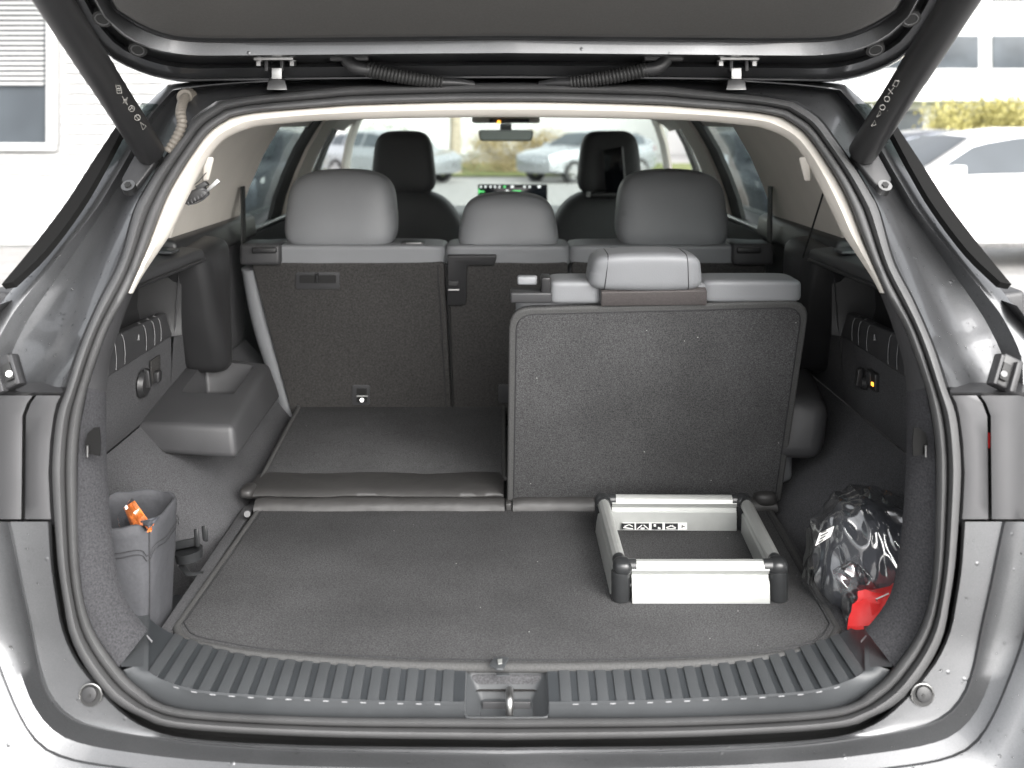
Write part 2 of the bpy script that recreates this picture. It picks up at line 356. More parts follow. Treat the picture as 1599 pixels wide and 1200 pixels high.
# ---- bumper
B1 = [(791,1167),(500,1164),(313,1155),(234,1138),(188,1107),(156,1072),(122,1030),(101,985),(92,940),(84,885),(80,815)]
B2 = [(791,1178),(500,1173),(344,1165),(250,1154),(156,1138),(109,1122),(78,1091),(62,1050),(50,991),(34,919),(24,870),(12,815)]
B3 = [(791,1226),(500,1222),(300,1212),(188,1201),(109,1188),(62,1166),(31,1122),(0,1050),(-20,991),(-36,919),(-46,870),(-56,815)]
def low(seg, off, dz=0, kx=1, dy=0):
    q = [R(p.x, p.y, off) for p in cr([(a, b, 0) for a, b in seg], 50)]
    q = [V((p.x*kx, p.y+dy, p.z+dz)) for p in q]
    r = list(reversed(q))+[mir(p) for p in q[1:]]; return r
so0 = S_out[0]
grid('bumper_gap', [low(so0, .03), low(lerpseg(so0, B1, .5), .035), low(B1, .025)], 'rubber_dark', car)
b_rows = [low(B1, .026), low(B1, .004), low(lerpseg(B1, B2, .08), -.003), low(lerpseg(B1, B2, .5), -.002), low(lerpseg(B1, B2, .93), -.004), low(B2, -.009), low(lerpseg(B2, B3, .06), -.004), low(lerpseg(B2, B3, .5), .002),
          low(lerpseg(B2, B3, .93), -.008), low(B3, -.02), low(B3, -.030, -.014, 1.012), low(B3, -.040, -.035, 1.025), low(B3, -.060, -.08, 1.06), low(B3, -.10, -.12, 1.10), low(B3, -.06, -.36, 1.08)]
bmp = grid('bumper', b_rows, 'paint', car, ang=45)
for s in (1, -1):
    ct = R(142, 1085, -.006); ct = ct if s > 0 else mir(ct); d = V((0,-1,.25)).normalized()
    cyl('buffer_well', ct+d*.001, ct-d*.03, .0145, 'rubber_dark', car, 28)
    tube('buffer_ring', [ct+d*.001+V((math.cos(a)*.0148, 0, math.sin(a)*.0148)) for a in [k*math.pi/12 for k in range(24)]], .0012, 'metal', car, 8, closed=True)
    bf = tube('rubber_buffer', [ct+V((s*-.001,.0,.001)) + d*.002, ct+d*.004+V((s*-.001,0,.001)), ct+d*.0048+V((s*-.001,0,.001))], lambda i: (.0100,.0095,.007)[i], 'black', car, 24)
    cyl('pin', ct+d*.0045, ct+d*.0062, .0022, 'rubber_dark', bf, 12)
# body sides, roof and bonnet: what the opening belongs to
for s in (1, -1):
    rr = []
    for Y in (1.50,1.7,2.2,3.0,4.0,5.0,5.7):
        k = .93 if Y > 4.9 else (.885 if Y < 1.6 else .925 if Y < 2 else .97 if Y < 2.5 else 1)
        rr.append([V((-s*x*k, Y, z)) for x, z in ((.86,.30),(.90,.45),(.92,.70),(.91,.95),(.87,1.13),(.79,1.185),(.765,1.21))])
    grid('body_side', rr, 'paint', car)
grid('roof', [[V((x, Y, z+ (.03 if abs(x) < .3 else 0))) for x in (-.60,-.52,-.25,.25,.52,.60)] for Y, z in ((1.74,1.585),(1.95,1.61),(2.6,1.635),(3.3,1.625),(3.62,1.585))], 'paint', car)
grid('bonnet', [[V((x, Y, z+(.03 if abs(x) < .4 else 0))) for x in (-.86,-.5,0,.5,.86)] for Y, z in ((4.55,1.03),(5.0,1.0),(5.5,.92),(5.75,.80))], 'paint', car)
# ---- tailgate, swung up
def TG(px, py, off=0):                                  # pixel on the underside plane of the raised tailgate; off = downwards
    Y = (.065-off+.42*1.70)/(.42+(HZ-py)/F); return W(px, py, Y)
TO = [(-260,-700),(-80,-330),(24,-150),(112,0),(140,50),(169,88),(219,114),(272,127),(340,127),(420,126),(600,124),(791,123)]
TT = [(-60,-700),(50,-330),(112,-150),(172,-4),(200,26),(244,48),(288,58),(380,60),(500,59),(600,58),(700,57),(791,56)]
NT = 70
def tl(seg, off):
    q = [TG(p[0], p[1], off) for p in seg]; return q+[mir(p) for p in reversed(q)][1:]
def seg2(t): return [(a[0]+(b[0]-a[0])*t, a[1]+(b[1]-a[1])*t) for a, b in zip(cr([(x, y, 0) for x, y in TT], NT), cr([(x, y, 0) for x, y in TO], NT))]
tg = grid('tailgate', [tl(seg2(t), o) for t, o in ((-.02,-.012),(.04,-.012),(.08,-.010),(.11,-.006),(.40,.014),(.43,.012),(.46,-.016),(.48,-.022),(.60,-.024),(.66,-.012),(.70,-.006),(.92,-.004),(.95,.002),(.985,.004),(1.0,-.004),(1.01,-.03))], 'paint', car, ang=40)
tc_ = V((0, TG(791,-700).y, TG(791,-700).z))
tr_rows = [tl(seg2(0), -.012), tl(seg2(0), .004), tl(seg2(-.03), .010), tl(seg2(-.09), .012)]
base = tr_rows[-1]; n = len(base)
for k in (.25,.5,.75,1.0): tr_rows.append([p.lerp(V((p.x*.2, tc_.y, tc_.z)), k*.97) for p in base])
grid('tailgate_trim', tr_rows, mat('tailgate_plastic', (.075,.073,.070), .6, bscale=600, bstr=.3, bdist=.0007, nscale=300, namp=.1), tg, ang=60)
q0 = tl(seg2(1.0), -.02); q1 = [V((p.x*1.0, p.y, p.z+.04)) for p in q0]
grid('tailgate_skin', [q0, q1]+[[p.lerp(V((p.x*.2, tc_.y, tc_.z+.05)), k) for p in q1] for k in (.3,.6,1)], 'paint', tg)
for s in (1, -1):
    def fx(p): return p if s > 0 else mir(p)
    for (px, py, r) in ((161,28,.0165),(216,76,.016)):
        c = fx(TG(px, py, .003)); d = V((0,-.72,-.69)).normalized(); u = V((1,0,0)); v = d.cross(u)
        pl = cyl('rubber_plug', c-d*.012, c+d*.004, r, 'rubber_dark', tg, 24, r*.9)
        tube('plug_rim', [c+d*.004+(u*math.cos(a)+v*math.sin(a))*r*.62 for a in [k*math.pi/10 for k in range(20)]], .0012, 'rubber', tg, 6, closed=True)
    # hinge
    Yh = 1.665
    hg = box('hinge', fx(W(430, 92, Yh)), (.066,.03,.007), 'metal', car, .0015)
    for hx in (405,457):
        cyl('bolt', fx(W(hx, 96, Yh-.004)), fx(W(hx, 103.5, Yh-.004)), .0065, 'metal', hg, 6)
        cyl('washer', fx(W(hx, 94.6, Yh-.004)), fx(W(hx, 96.6, Yh-.004)), .0085, 'steel', hg, 16)
    for hx in (418,442): box('hinge_cheek', fx(W(hx, 102, Yh)), (.006,.022,.022), 'black', hg, .001)
    hexa('hinge_arm', [fx(W(x, y, Y)) for x, y, Y in ((424,106,1.652),(440,106,1.652),(440,106,1.665),(424,106,1.665),(424,124,1.652),(440,124,1.652),(440,124,1.665),(424,124,1.665))], 'metal', hg, .001)
    hexa('hinge_foot', [fx(W(x, y, Y)) for x, y, Y in ((419,124,1.655),(445,124,1.655),(445,124,1.70),(419,124,1.70),(416,141,1.648),(449,141,1.648),(449,141,1.70),(416,141,1.70))], 'steel', hg, .0015)
    # bright torsion rod with its coil
    rod = cyl('spring_rod', fx(W(318, 121, 1.70)), fx(W(640, 121, 1.70)), .0026, 'metal', car, 8)
    coil = [fx(W(470+k*.55, 120.5, 1.70)+V((0, math.cos(k*1.05)*.0045, math.sin(k*1.05)*.0045))) for k in range(130)]
    tube('spring_coil', coil, .0011, 'metal', rod, 5)
    # cable boot: mount, elbow, corrugated hose
    bt = box('cable_boot', fx(W(547, 91.5, 1.655)), (.066,.03,.012), 'black', car, .004)
    tube('elbow', cr([fx(W(545,94,1.65)), fx(W(556,106,1.645)), fx(W(580,110,1.645))], 8), lambda i: .017-.0006*i, 'black', bt, 14, flat=.8)
    hose = cr([fx(W(572,108,1.645)), fx(W(610,117,1.645)), fx(W(650,124,1.65)), fx(W(690,129,1.66))], 66)
    tube('corrugated_hose', hose, lambda i: (.0135 if i % 3 else .0112)-.00004*i, 'rubber_dark', bt, 14)
    tube('hose_end', cr([fx(W(688,129,1.66)), fx(W(715,130,1.67)), fx(W(738,133,1.68))], 8), lambda i: .0105, 'black', bt, 12, flat=.7)
# ---- spindle struts
STR = {}
for s in (1, -1):
    def fx(p): return p if s > 0 else mir(p)
    A = fx(W(236, 240, 1.575)); Bp = V((-s*.613, .98, 1.88)); ax = (Bp-A).normalized()
    st = tube('tailgate_strut', [A, A+ax*.004, A+ax*.2, A+ax*.201, Bp], lambda i: (.020,.0222,.0222,.0228,.0228)[i], 'black', car, 32)
    STR[s] = (A, ax, st)
    tube('ball_socket', [A-ax*.028, A-ax*.02, A+ax*.002], lambda i: (.009,.013,.015)[i], 'rubber_dark', st, 16)
    brk = [fx(R(x, y, o)) for x, y, o in ((222,234,.0),(252,250,.0),(240,268,.004),(228,284,.008),(212,304,.01),(196,300,.01),(193,286,.01),(206,262,.006))]
    bk = slab('strut_bracket', brk, (0,-.7,.7), .012, 'black', car, .003)
    c = fx(R(201, 292, -.012)); d = V((0,-.75,.65)).normalized()
    cyl('bolt', c-d*.01, c+d*.004, .0105, 'steel', bk, 20); cyl('bolt_socket', c+d*.004, c+d*.0065, .0055, 'rubber_dark', bk, 6)
def on_strut(s, px, py):
    A, ax, st = STR[s]; best = min((abs((lambda p: (p.z-H)/p.y*-F+HZ)(A+ax*t*.01)-py), t) for t in range(0, 60))
    p = A+ax*best[1]*.01; return W(px, py, p.y-.0245)
def stroke(s, pts, closed=True):
    ps = [on_strut(s, *p) for p in pts]; y = sum(p.y for p in ps)/len(ps)
    tube('printed_mark', ps, .00042, 'white_print', STR[s][2], 5, closed=closed)
def circ(cx, cy, r): return [(cx+r*math.cos(a), cy+r*math.sin(a)) for a in [k*math.pi/8 for k in range(16)]]
stroke(1, [(181,134),(188,134.5),(190,146),(183,146)]); stroke(1, [(183.5,138),(187,138.5),(187.5,142),(184.5,142)])
stroke(1, [(191,151),(199,164)], False); stroke(1, [(199,153),(191,163)], False); stroke(1, [(193,156),(198,156),(197,161),(194,161)])
stroke(1, circ(205.5,170,4.6)); stroke(1, [(203,172),(206,168),(208,171)], False)
stroke(1, circ(214.5,184,4.4)); stroke(1, [(212,182),(217,187)], False); stroke(1, [(219,191),(228,198),(223,203)])
stroke(-1, [(1398,126),(1404,127),(1400,136),(1394,134)]); stroke(-1, [(1387,139),(1394,147)], False); stroke(-1, [(1395,138),(1387,148)], False)
stroke(-1, circ(1385,155,4.2)); stroke(-1, circ(1378,168,4)); stroke(-1, [(1374,173),(1369,183),(1376,179)]); stroke(-1, [(1366,188),(1361,197),(1368,195)])
stroke(-1, circ(1383,185,2)); stroke(-1, circ(1383,185,.9))
for k in range(5): stroke(-1, [(1400-k*4.5,148+k*8),(1397-k*4.5,154+k*8)], False)
# corrugated cable grommet on the left pillar
gpts = cr([R(290,152,.03), R(286,158,-.01), R(282,175,-.034), R(284,195,-.03), R(276,215,-.02), R(262,238,-.004)], 70)
gm = tube('cable_grommet', gpts, lambda i: .0085 if i % 3 else .0066, 'corr', car, 14)
cyl('grommet_collar', gpts[0]+V((0,.012,0)), gpts[0]+V((0,-.008,0)), .0165, 'corr', gm, 24, .013)
# guide blocks on the pillars
for s in (1, -1):
    def fx(p): return p if s > 0 else mir(p)
    rot = Matrix.Rotation(s*-.45, 3, 'Y') @ Matrix.Rotation(-.3, 3, 'X')
    gb = box('guide_block', fx(R(13, 583, -.006)), (.030,.026,.046), 'black', car, .003, rot)
    box('guide_slot', fx(R(14, 581, -.024)), (.012,.008,.024), 'rubber_dark', gb, .001, rot)
    cyl('screw', fx(R(14, 584, -.022)), fx(R(14, 584, -.032)), .0042, 'metal', gb, 12)
    for k in (-.6, .6): box('guide_lip', fx(R(13, 583, -.022))+rot @ V((k*.020, 0, 0)), (.005,.012,.042), 'trim', gb, .001, rot)
# ---- beige trim ring inside the seal and headliner
hi2 = half([S_in[2][3:], S_in[3]], [30, 24], 0)
TRc = [(208,458),(222,432),(250,390),(266,366),(286,325),(306,284),(324,250),(346,222),(372,207),(400,198)]
TRd = [(400,198),(480,190),(556,187),(640,185),(712,184),(791,183)]
ht = half([TRc, TRd], [30, 24], 0)
rows = []
for t, off in ((-.04,.03),(0,.012),(.12,.006),(.5,.010),(.85,.030),(1,.055),(1.0,.085)):
    rows.append(full([R(*(a.lerp(b, t))[:2], off) for a, b in zip(hi2, ht)], False))
grid('opening_trim', rows, 'beige', car, ang=60)
edge = rows[-1]
def roofpt(p, Y, k): return V((p.x*k, Y, p.z))
top_i = [i for i, p in enumerate(edge) if p.z > 1.46]
hr = [[edge[i] for i in top_i]]
for Y in (2.0,2.6,3.2,3.66):
    hr.append([V((edge[i].x/abs(edge[top_i[0]].x)*.60, Y, 1.545-.06*(abs(edge[i].x)/abs(edge[top_i[0]].x))**12-(.022 if Y > 3.6 else 0))) for i in top_i])
grid('headliner', hr, 'headliner', car)
# dark lower pillar trim, and carpet post between seal and side pocket
EDt = [(166,612),(173,560),(190,505),(207,460)]; EDl = [(231,984),(204,950),(188,916),(178,860),(171,790),(167,720),(166,660),(166,612)]
SIt = [(137,606),(156,549),(172,508),(199,459)]; SIl = [(186,1042),(156,1000),(138,962),(128,919),(122,850),(121,760),(124,680),(137,606)]
for s in (1, -1):
    def fx(p): return p if s > 0 else mir(p)
    def lo(a, b, k): return [fx(R(p[0], p[1], k)) for p in b]
    for nm, si, ed, m in (('pillar_trim', SIt, EDt, 'trim'), ('pillar_carpet', SIl, EDl, 'post_carpet')):
        a = cr([(x, y, 0) for x, y in si], 24); b = cr([(x, y, 0) for x, y in ed], 24); rr = []
        for t, o in ((-.06,.02),(0,.012),(.3,.02),(.85,.045),(1.0,.06)): rr.append([fx(R(*(p.lerp(q, t))[:2], o)) for p, q in zip(a, b)])
        last = [V((p.x-s*.06, p.y+.05, p.z)) for p in rr[-1]]
        grid(nm, rr+[last], m, car, ang=40)
    nb = [fx(R(x, y, .008)) for x, y in ((136,708),(134,690),(138,676),(147,668),(156,667),(158,690),(157,712))]
    nt_ = slab('hook_notch', nb, (0,-1,0), .0022, 'strip', car, 0)
    cyl('hook_edge', fx(R(136.5,696,.002)), fx(R(136.5,714,.002)), .0016, 'steel', nt_, 8)
# ---- side walls of the load bay
def sm(a, b, x): t = max(0, min(1, (x-a)/(b-a))); return t*t*(3-2*t)
def wallX(Y, z):
    xl = .685-.175*sm(1.66, 1.90, Y); t = max(0, min(1, (z-.70)/(.925-.70)))
    return xl+(.69-xl)*t**1.25
for s in (1, -1):
    rr = []
    for i in range(29):
        Y = 1.40+i*(2.62-1.40)/28
        rr.append([V((-s*wallX(Y, z), Y, z)) for z in [.50,.60,.66,.70,.73,.76,.79,.82,.85,.88,.905,.925]])
    grid('side_wall_carpet', rr, 'carpet_wall', car)
    grid('upper_wall_carpet', [[V((-s*x, Y, z)) for x, z in ((.694,.925),(.69,.93),(.688,1.0),(.69,1.062),(.70,1.066))] for Y in (1.40,1.6,1.8,2.0,2.04)], 'carpet_wall', car)
    grid('front_wall_carpet', [[V((-s*x, Y, z)) for x, z in ((.69,.928),(.683,1.05),(.675,1.15),(.67,1.23))] for Y in (2.035,2.1,2.3,2.6)], 'carpet_wall', car)
    grid('recess_back', [[V((-s*x, Y, z)) for x, z in ((.69,1.06),(.745,1.075),(.755,1.12),(.75,1.20),(.72,1.24))] for Y in (1.40,1.6,1.8,2.0,2.03)]+[[V((-s*.67, 2.045, z)) for z in (1.06,1.08,1.12,1.20,1.24)]], 'black', car)
    # net panel with pale seams and a small printed mark
    net = hexa('pocket_panel', [V((-s*x, Y, z)) for x, Y, z in ((.70,1.42,1.062),(.683,1.42,1.062),(.683,2.03,1.062),(.70,2.03,1.062),(.71,1.42,1.135),(.690,1.42,1.135),(.690,2.01,1.112),(.71,2.01,1.112))], 'trim', car, .003)
    for Y in (1.70,1.735,1.775,1.88,1.925,1.96):
        zt = 1.135-(Y-1.42)*.039
        tube('seam', cr([V((-s*.6825,Y,1.066)), V((-s*.683,Y+.002,1.09)), V((-s*.6885,Y+.004,zt-.004)), V((-s*.70,Y+.004,zt+.0012))], 8), .0006, 'thread', net, 5)
    mk_ = tube('printed_mark', [V((-s*.6845, 1.845, 1.093)), V((-s*.6855, 1.85, 1.103))], lambda i: (.0026,.0010)[i], 'thread', net, 6)
    # shelf above the pocket
    sh = hexa('side_shelf', [V((-s*x, Y, z)) for x, Y, z in ((.77,1.47,1.205),(.655,1.47,1.205),(.615,2.03,1.212),(.77,2.03,1.205),(.77,1.47,1.25),(.655,1.47,1.235),(.618,2.03,1.24),(.77,2.03,1.258))], 'trim', car, .008)
    tube('shelf_lip', cr([V((-s*.650,1.5,1.214)), V((-s*.632,1.75,1.216)), V((-s*.612,2.01,1.22))], 10), .0035, 'black', sh, 8)
    box('shelf_catch', (-s*.655, 1.92, 1.249), (.03,.05,.006), 'sill', sh, .002)
    # post between the pocket and the rear door
    post = hexa('side_post', [V((-s*x, Y, z)) for x, Y, z in ((.70,2.13,.955),(.60,2.13,.955),(.595,2.19,.955),(.70,2.20,.955),(.72,2.01,1.245),(.612,2.02,1.235),(.608,2.20,1.245),(.72,2.22,1.258))], 'black', car, .028)
    hexa('window_ledge', [V((-s*x, Y, z)) for x, Y, z in ((.76,1.99,1.20),(.655,2.0,1.20),(.655,2.62,1.20),(.76,2.62,1.20),(.76,1.99,1.27),(.665,2.0,1.26),(.665,2.62,1.255),(.76,2.62,1.265))], 'black', car, .01)
    # arm-rest box over the wheel arch, with a cup pocket
    if s > 0:
        bx_ = hexa('arm_rest_box', [V(p) for p in ((-.70,1.87,.875),(-.505,1.86,.865),(-.500,2.21,.885),(-.70,2.21,.885),(-.70,1.87,.932),(-.512,1.865,.928),(-.525,2.20,.965),(-.70,2.21,.985))], 'trim', car, .013)
        cut = hexa('cut', [V(p) for p in ((-.655,2.02,.905),(-.558,2.02,.905),(-.558,2.17,.905),(-.655,2.17,.905),(-.672,2.00,1.05),(-.545,2.00,1.05),(-.545,2.185,1.05),(-.672,2.185,1.05))], 'black', None, .008)
        bool_cut(bx_, [cut])
    else:
        bx_ = hexa('arm_rest_box', [V(p) for p in ((.50,1.90,.85),(.60,1.88,.85),(.68,2.30,.86),(.50,2.30,.86),(.50,1.92,.98),(.62,1.89,.96),(.69,2.30,.98),(.50,2.30,.98))], 'trim', car, .03)
# hooks and sockets
def xw(px, py, x=.686): return Xp(px, py, x)
for s, px, py in ((1,222,600),(-1,1350,598)):
    a = xw(px, py, .684)
    hk = cyl('socket_lid' if s > 0 else 'bag_hook', a, a+V((s*.009,0,0)), .026 if s > 0 else .014, 'black', car, 24, .022 if s > 0 else .012)
    hexa('lid_tab', [a+V((s*dx, dy, dz)) for dx, dy, dz in ((.004,-.006,-.008),(.018,-.006,-.006),(.018,.006,-.006),(.004,.006,-.008),(.004,-.006,.030),(.014,-.006,.026),(.014,.006,.026),(.004,.006,.030))], 'black', hk, .002)
a = xw(240, 588, .685); hk = box('bag_hook', a+V((.006,0,0)), (.016,.02,.022), 'black', car, .004); box('hook_niche', a+V((.001,.006,.012)), (.003,.05,.045), 'carpet_dark', hk, .001)
a = xw(1364, 594, .686); sk = box('power_socket', a, (.012,.045,.034), 'black', car, .003)
box('socket_cover', a+V((-.006,.008,.002)), (.004,.022,.022), 'trim', sk, .001); box('socket_light', a+V((-.0068,-.013,-.004)), (.003,.008,.007), 'led', sk, .001)
# ---- load floor
box('boot_tub', (0, 1.98, .56), (1.36,1.24,.02), 'carpet_dark', car, .002)
floor = box('load_floor', (0, 1.955, .705), (1.045,1.15,.05), 'carpet_wall', car, .006)
zf = .731
edge_pts = [Zp(x, y, .738) for x, y in ((228,982),(255,998),(290,1011),(350,1026),(420,1035),(600,1045),(791,1048))]
et = cr(edge_pts, 40)
lip = [p.copy() for p in et]+[mir(p) for p in reversed(et)][1:]
grid('front_carpet', [[V((max(-.52, min(.52, p.x)), max(p.y+.16, 1.5), .712)) for p in lip], [V((p.x, p.y+.008, .712)) for p in lip], [V((p.x, p.y-.004, .7115)) for p in lip]], 'shaded_carpet', car)
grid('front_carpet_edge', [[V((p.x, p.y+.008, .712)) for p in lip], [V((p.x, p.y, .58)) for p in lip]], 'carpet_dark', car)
for s in (1, -1):
    box('floor_side_board', (-s*.508, 1.70, .728), (.022,.52,.026), 'carpet_wall', car, .003)
pn = cyl('board_stud', Zp(386,805,.745), Zp(386,803,.756), .006, 'trim', car, 14)
# sill plate
EM = [(224,1046),(250,1064),(306,1081),(390,1089),(475,1093),(600,1098),(791,1101)]
EB = [(189,1046),(221,1077),(283,1107),(380,1115),(500,1120),(600,1121),(791,1122)]
NE = 60
def zc(i, a, b): return a+(b-a)*(1-i/(NE-1))**3
c_t = [V((p.x, p.y, p.z)) for p in cr(edge_pts, NE)]
for i, p in enumerate(c_t): p.z = zc(i, .740, .757)
c_m = [Zp(p.x, p.y, zc(i, .724, .757)) for i, p in enumerate(cr([(x, y, 0) for x, y in EM], NE))]
c_b = [R(p.x, p.y, .006) for p in cr([(x, y, 0) for x, y in EB], NE)]
def curves_at(X):
    def at(c):
        for a, b in zip(c, c[1:]):
            if a.x <= -abs(X) <= b.x: t = (-abs(X)-a.x)/(b.x-a.x+1e-9); return a.lerp(b, t)
        return c[-1]
    a, b, d = at(c_t), at(c_m), at(c_b); sg = 1 if X < 0 else -1
    return [V((p.x*sg, p.y, p.z)) for p in (a, b, d)]
sillp = None
LR = .0565
for s in (1, -1):
    idx = [i for i in range(NE) if c_m[i].x < -LR]
    def fx(p): return p if s > 0 else mir(p)
    rr = [[], [], [], [], [], [], []]
    for i in idx+['e']:
        if i == 'e': a, b, d = [V((-abs(q.x), q.y, q.z)) for q in curves_at(LR)]
        else: a, b, d = c_t[i], c_m[i], c_b[i]
        if i != 'e' and a.x > -LR: a = V((-LR, a.y, a.z))
        if i != 'e' and d.x > -LR: d = V((-LR, d.y, d.z))
        up_ = V((0,-.004,.003))
        for r_, p in zip(rr, (a-V((0,-.004,.02)), a, b, b+V((0,-.0002,.0035)), b.lerp(d, .45)+V((0,-.001,.0045)), b.lerp(d, .85)+V((0,-.002,.001)), d+V((0,.002,-.004)))): r_.append(fx(p))
    o1 = grid('sill_plate', rr[1:3], 'groove', car)
    grid('sill_nose', rr[2:], 'sill', o1, ang=50)
    if s > 0: sillp = o1
    k = 0; X = .072
    while X < .47:
        w_ = .0152; a0, b0, _ = curves_at(-s*X); a1, b1, _ = curves_at(-s*(X+w_))
        X2 = X
        if abs(b0.x) < .5:
            u = V((0,0,.0022)); 
            hexa('sill_rib', [a0-u*.3, a1-u*.3, b1-u*.3, b0-u*.3, a0+u, a1+u, b1+u, b0+u], 'sill', o1, .0007)
            e0, e1 = curves_at(-s*(X-.0085))[1], curves_at(-s*(X-.001))[1]
            if X > .08: hexa('rib_end', [e0+V((0,.0,-.001)), e1+V((0,0,-.001)), e1+V((0,.004,-.001)), e0+V((0,.004,-.001)), e0+V((0,0,.0032)), e1+V((0,0,.0032)), e1+V((0,.0036,.0006)), e0+V((0,.0036,.0006))], 'pale', o1, 0)
        X += .0248
    # raised end cap with its pale mark
    u5 = V((0,-.0005,.0045)); qi = [p for p in range(NE) if c_m[p].x < -.475]
    grid('sill_end', [[fx(c_t[i]+V((0,.003,-.01))) for i in qi], [fx(c_t[i]+u5) for i in qi], [fx(c_t[i].lerp(c_m[i], .5)+u5) for i in qi], [fx(c_m[i]+u5) for i in qi], [fx(c_m[i].lerp(c_b[i], .5)+u5*.9) for i in qi]], 'sill', o1, ang=40)
    dd = c_t[0]+(c_b[0]-c_m[0])*.9+u5; vq = [fx(p) for p in (c_t[0]+u5, dd, c_b[0]+u5*.9, c_m[0]+u5)]
    ec = mk('sill_corner', vq+[fx(p) for p in (c_t[0]+V((0,.01,-.02)), c_t[0]+V((-.03,.01,-.02)))], [(0,1,2,3)], 'sill', o1, 20)
    mk2 = [fx(Zp(x, y, .7655)) for x, y in ((228.5,994),(237,1004),(238,1002),(230,993))]
    slab('sill_mark', mk2, (0,0,1), .001, 'pale', o1, 0)
# latch recess and striker
yA, yB, z0 = 1.387, 1.322, .742
top4 = [V((-LR,yA,z0)), V((LR,yA,z0)), V((LR,c_b[-1].y-.001,c_b[-1].z+.001)), V((-LR,c_b[-1].y-.001,c_b[-1].z+.001))]
bot4 = [V((-.036,yA-.012,.700)), V((.036,yA-.012,.700)), V((.036,yB+.008,.684)), V((-.036,yB+.008,.684))]
rim = rnd(top4, .008, 3); flo = rnd(bot4, .006, 3)
rec = grid('latch_recess', [rim, flo, [p.lerp(V((0,1.35,.69)), .5) for p in flo], [p.lerp(V((0,1.35,.692)), .98) for p in flo]], 'sill', car, closed=True, ang=30)
tube('recess_rim', rim, .0022, 'sill', rec, 8, closed=True)
box('striker_slot', (0.004, 1.336, .690), (.020,.016,.004), 'rubber_dark', rec, .001)
tube('striker', cr([V((.004,1.336,.684)), V((.004,1.338,.712)), V((.004,1.342,.719)), V((.004,1.352,.719)), V((.004,1.368,.716))], 14), .0052, 'metal', rec, 12)
box('recess_step', (0, 1.362, .697), (.066,.003,.014), 'trim', rec, .001)
# ---- folded third-row seat (left)
zq = .772
fq = [Zp(404,752,zq), Zp(470,629,.79), Zp(786,629,.79), Zp(788,752,zq)]
fs_ = slab('folded_seat', rnd([fq[0]+V((0,-.005,0)), fq[1]+V((0,.04,0)), fq[2]+V((0,.04,0)), fq[3]+V((0,-.005,0))], [.03,.01,.01,.02]), (0,0,-1), .05, 'carpet', car, .006)
tube('piping', [p+V((0,0,-.002)) for p in cr([fq[0]+V((0,.02,0)), (fq[0]+fq[1])/2, fq[1]], 12)], .005, 'binding', fs_, 8)
tube('piping', [p+V((0,0,-.002)) for p in cr([fq[3]+V((0,.02,0)), (fq[3]+fq[2])/2, fq[2]], 12)], .005, 'binding', fs_, 8)
tube('slot', [Zp(476,687,.778), Zp(491,686.5,.778)], .0014, 'rubber_dark', fs_, 6)
def flap(name, x0, x1, par, prof_, m, seed):
    rr = []
    for i in range(41):
        t = i/40; x = x0+(x1-x0)*t; row = []
        for j, (y, z) in enumerate(prof_):
            k = noise.noise(V((x*9+seed, j*.7, 0)))*.0035+noise.noise(V((x*34+seed, j*1.3, 3)))*.0016
            e = max(0, 1-min(t, 1-t)/.035); row.append(V((x, y+k-.004*e*(j % 3 == 1), z+k*.7-.003*e)))
        rr.append(row)
    return grid(name, rr, m, par, ang=60, solid=.003)
flap('leather_flap', -.513, -.006, fs_, ((2.05,.7745),(2.02,.7755),(1.995,.7745),(1.972,.772),(1.958,.768),(1.953,.762),(1.957,.756)), 'flap', 1)
flap('hinge_strip', -.49, -.004, fs_, ((1.956,.757),(1.947,.764),(1.938,.764),(1.928,.760),(1.922,.752),(1.920,.744)), 'flap', 5)
cushion('flap_end', (-.512,1.968,.769), (.03,.05,.02), 'flap', fs_, n=6, pw=3)
# ---- upright third-row seat (right)
Yb, Yt = 1.945, 1.785
bl, br, tr_, tl_ = W(795,786,Yb), W(1216,782,Yb), W(1261,474,Yt), W(799,486,Yt)
nb_ = (tr_-bl).cross(tl_-bl).normalized()
if nb_.y < 0: nb_ = -nb_
ol = rnd([bl, br, tr_, tl_], [.006,.006,.035,.035])
us = slab('upright_seat', ol, nb_, .02, 'carpet', car, .004)
cen = (bl+br+tr_+tl_)/4
tube('piping', [p+nb_*.003 for p in ol], .0045, 'binding', us, 8, closed=True)
ins = [p.lerp(cen, .032)+nb_*-.0012 for p in ol]
tube('seam', ins, .0011, 'seam', us, 5, closed=True)
ins2 = [p.lerp(cen, .018)-nb_*.0003 for p in ol]
vs_ = [p-nb_*.0005 for p in ol]; 
grid('bound_edge', [[p-nb_*.0012 for p in ol], ins], 'binding', us, closed=True)
def us_pt(px, py, d=0):                                   # pixel on the seat's rear face
    a = W(px, py, 1.0)-V((0,0,H)); t = nb_.dot(bl-V((0,0,H)))/nb_.dot(a); return V((0,0,H))+a*t+nb_*d
def seat_blk(name, x0, x1, y0, y1, dep, m, bev, d0=.021):
    near = [us_pt(x0, y1, d0), us_pt(x1, y1, d0), us_pt(x1, y0, d0), us_pt(x0, y0, d0)]
    return hexa(name, near+[p+V((0,dep,0)) for p in near], m, us, bev)
seat_blk('seat_cushion_core', 806, 1246, 470, 770, .07, 'leather', .02)
def bolster(name, x0, x1, y0, y1, dep):
    a, b = us_pt(x0, y1, .006), us_pt(x1, y1, .006); hgt = (us_pt(x0, y0, .006)-a)
    c = (a+b)/2+hgt/2+V((0,dep/2,0)); return cushion(name, c, ((b-a).length, dep, abs(hgt.z)+.002), 'leather', us, lean=.25, topk=.97, pw=7, n=14)
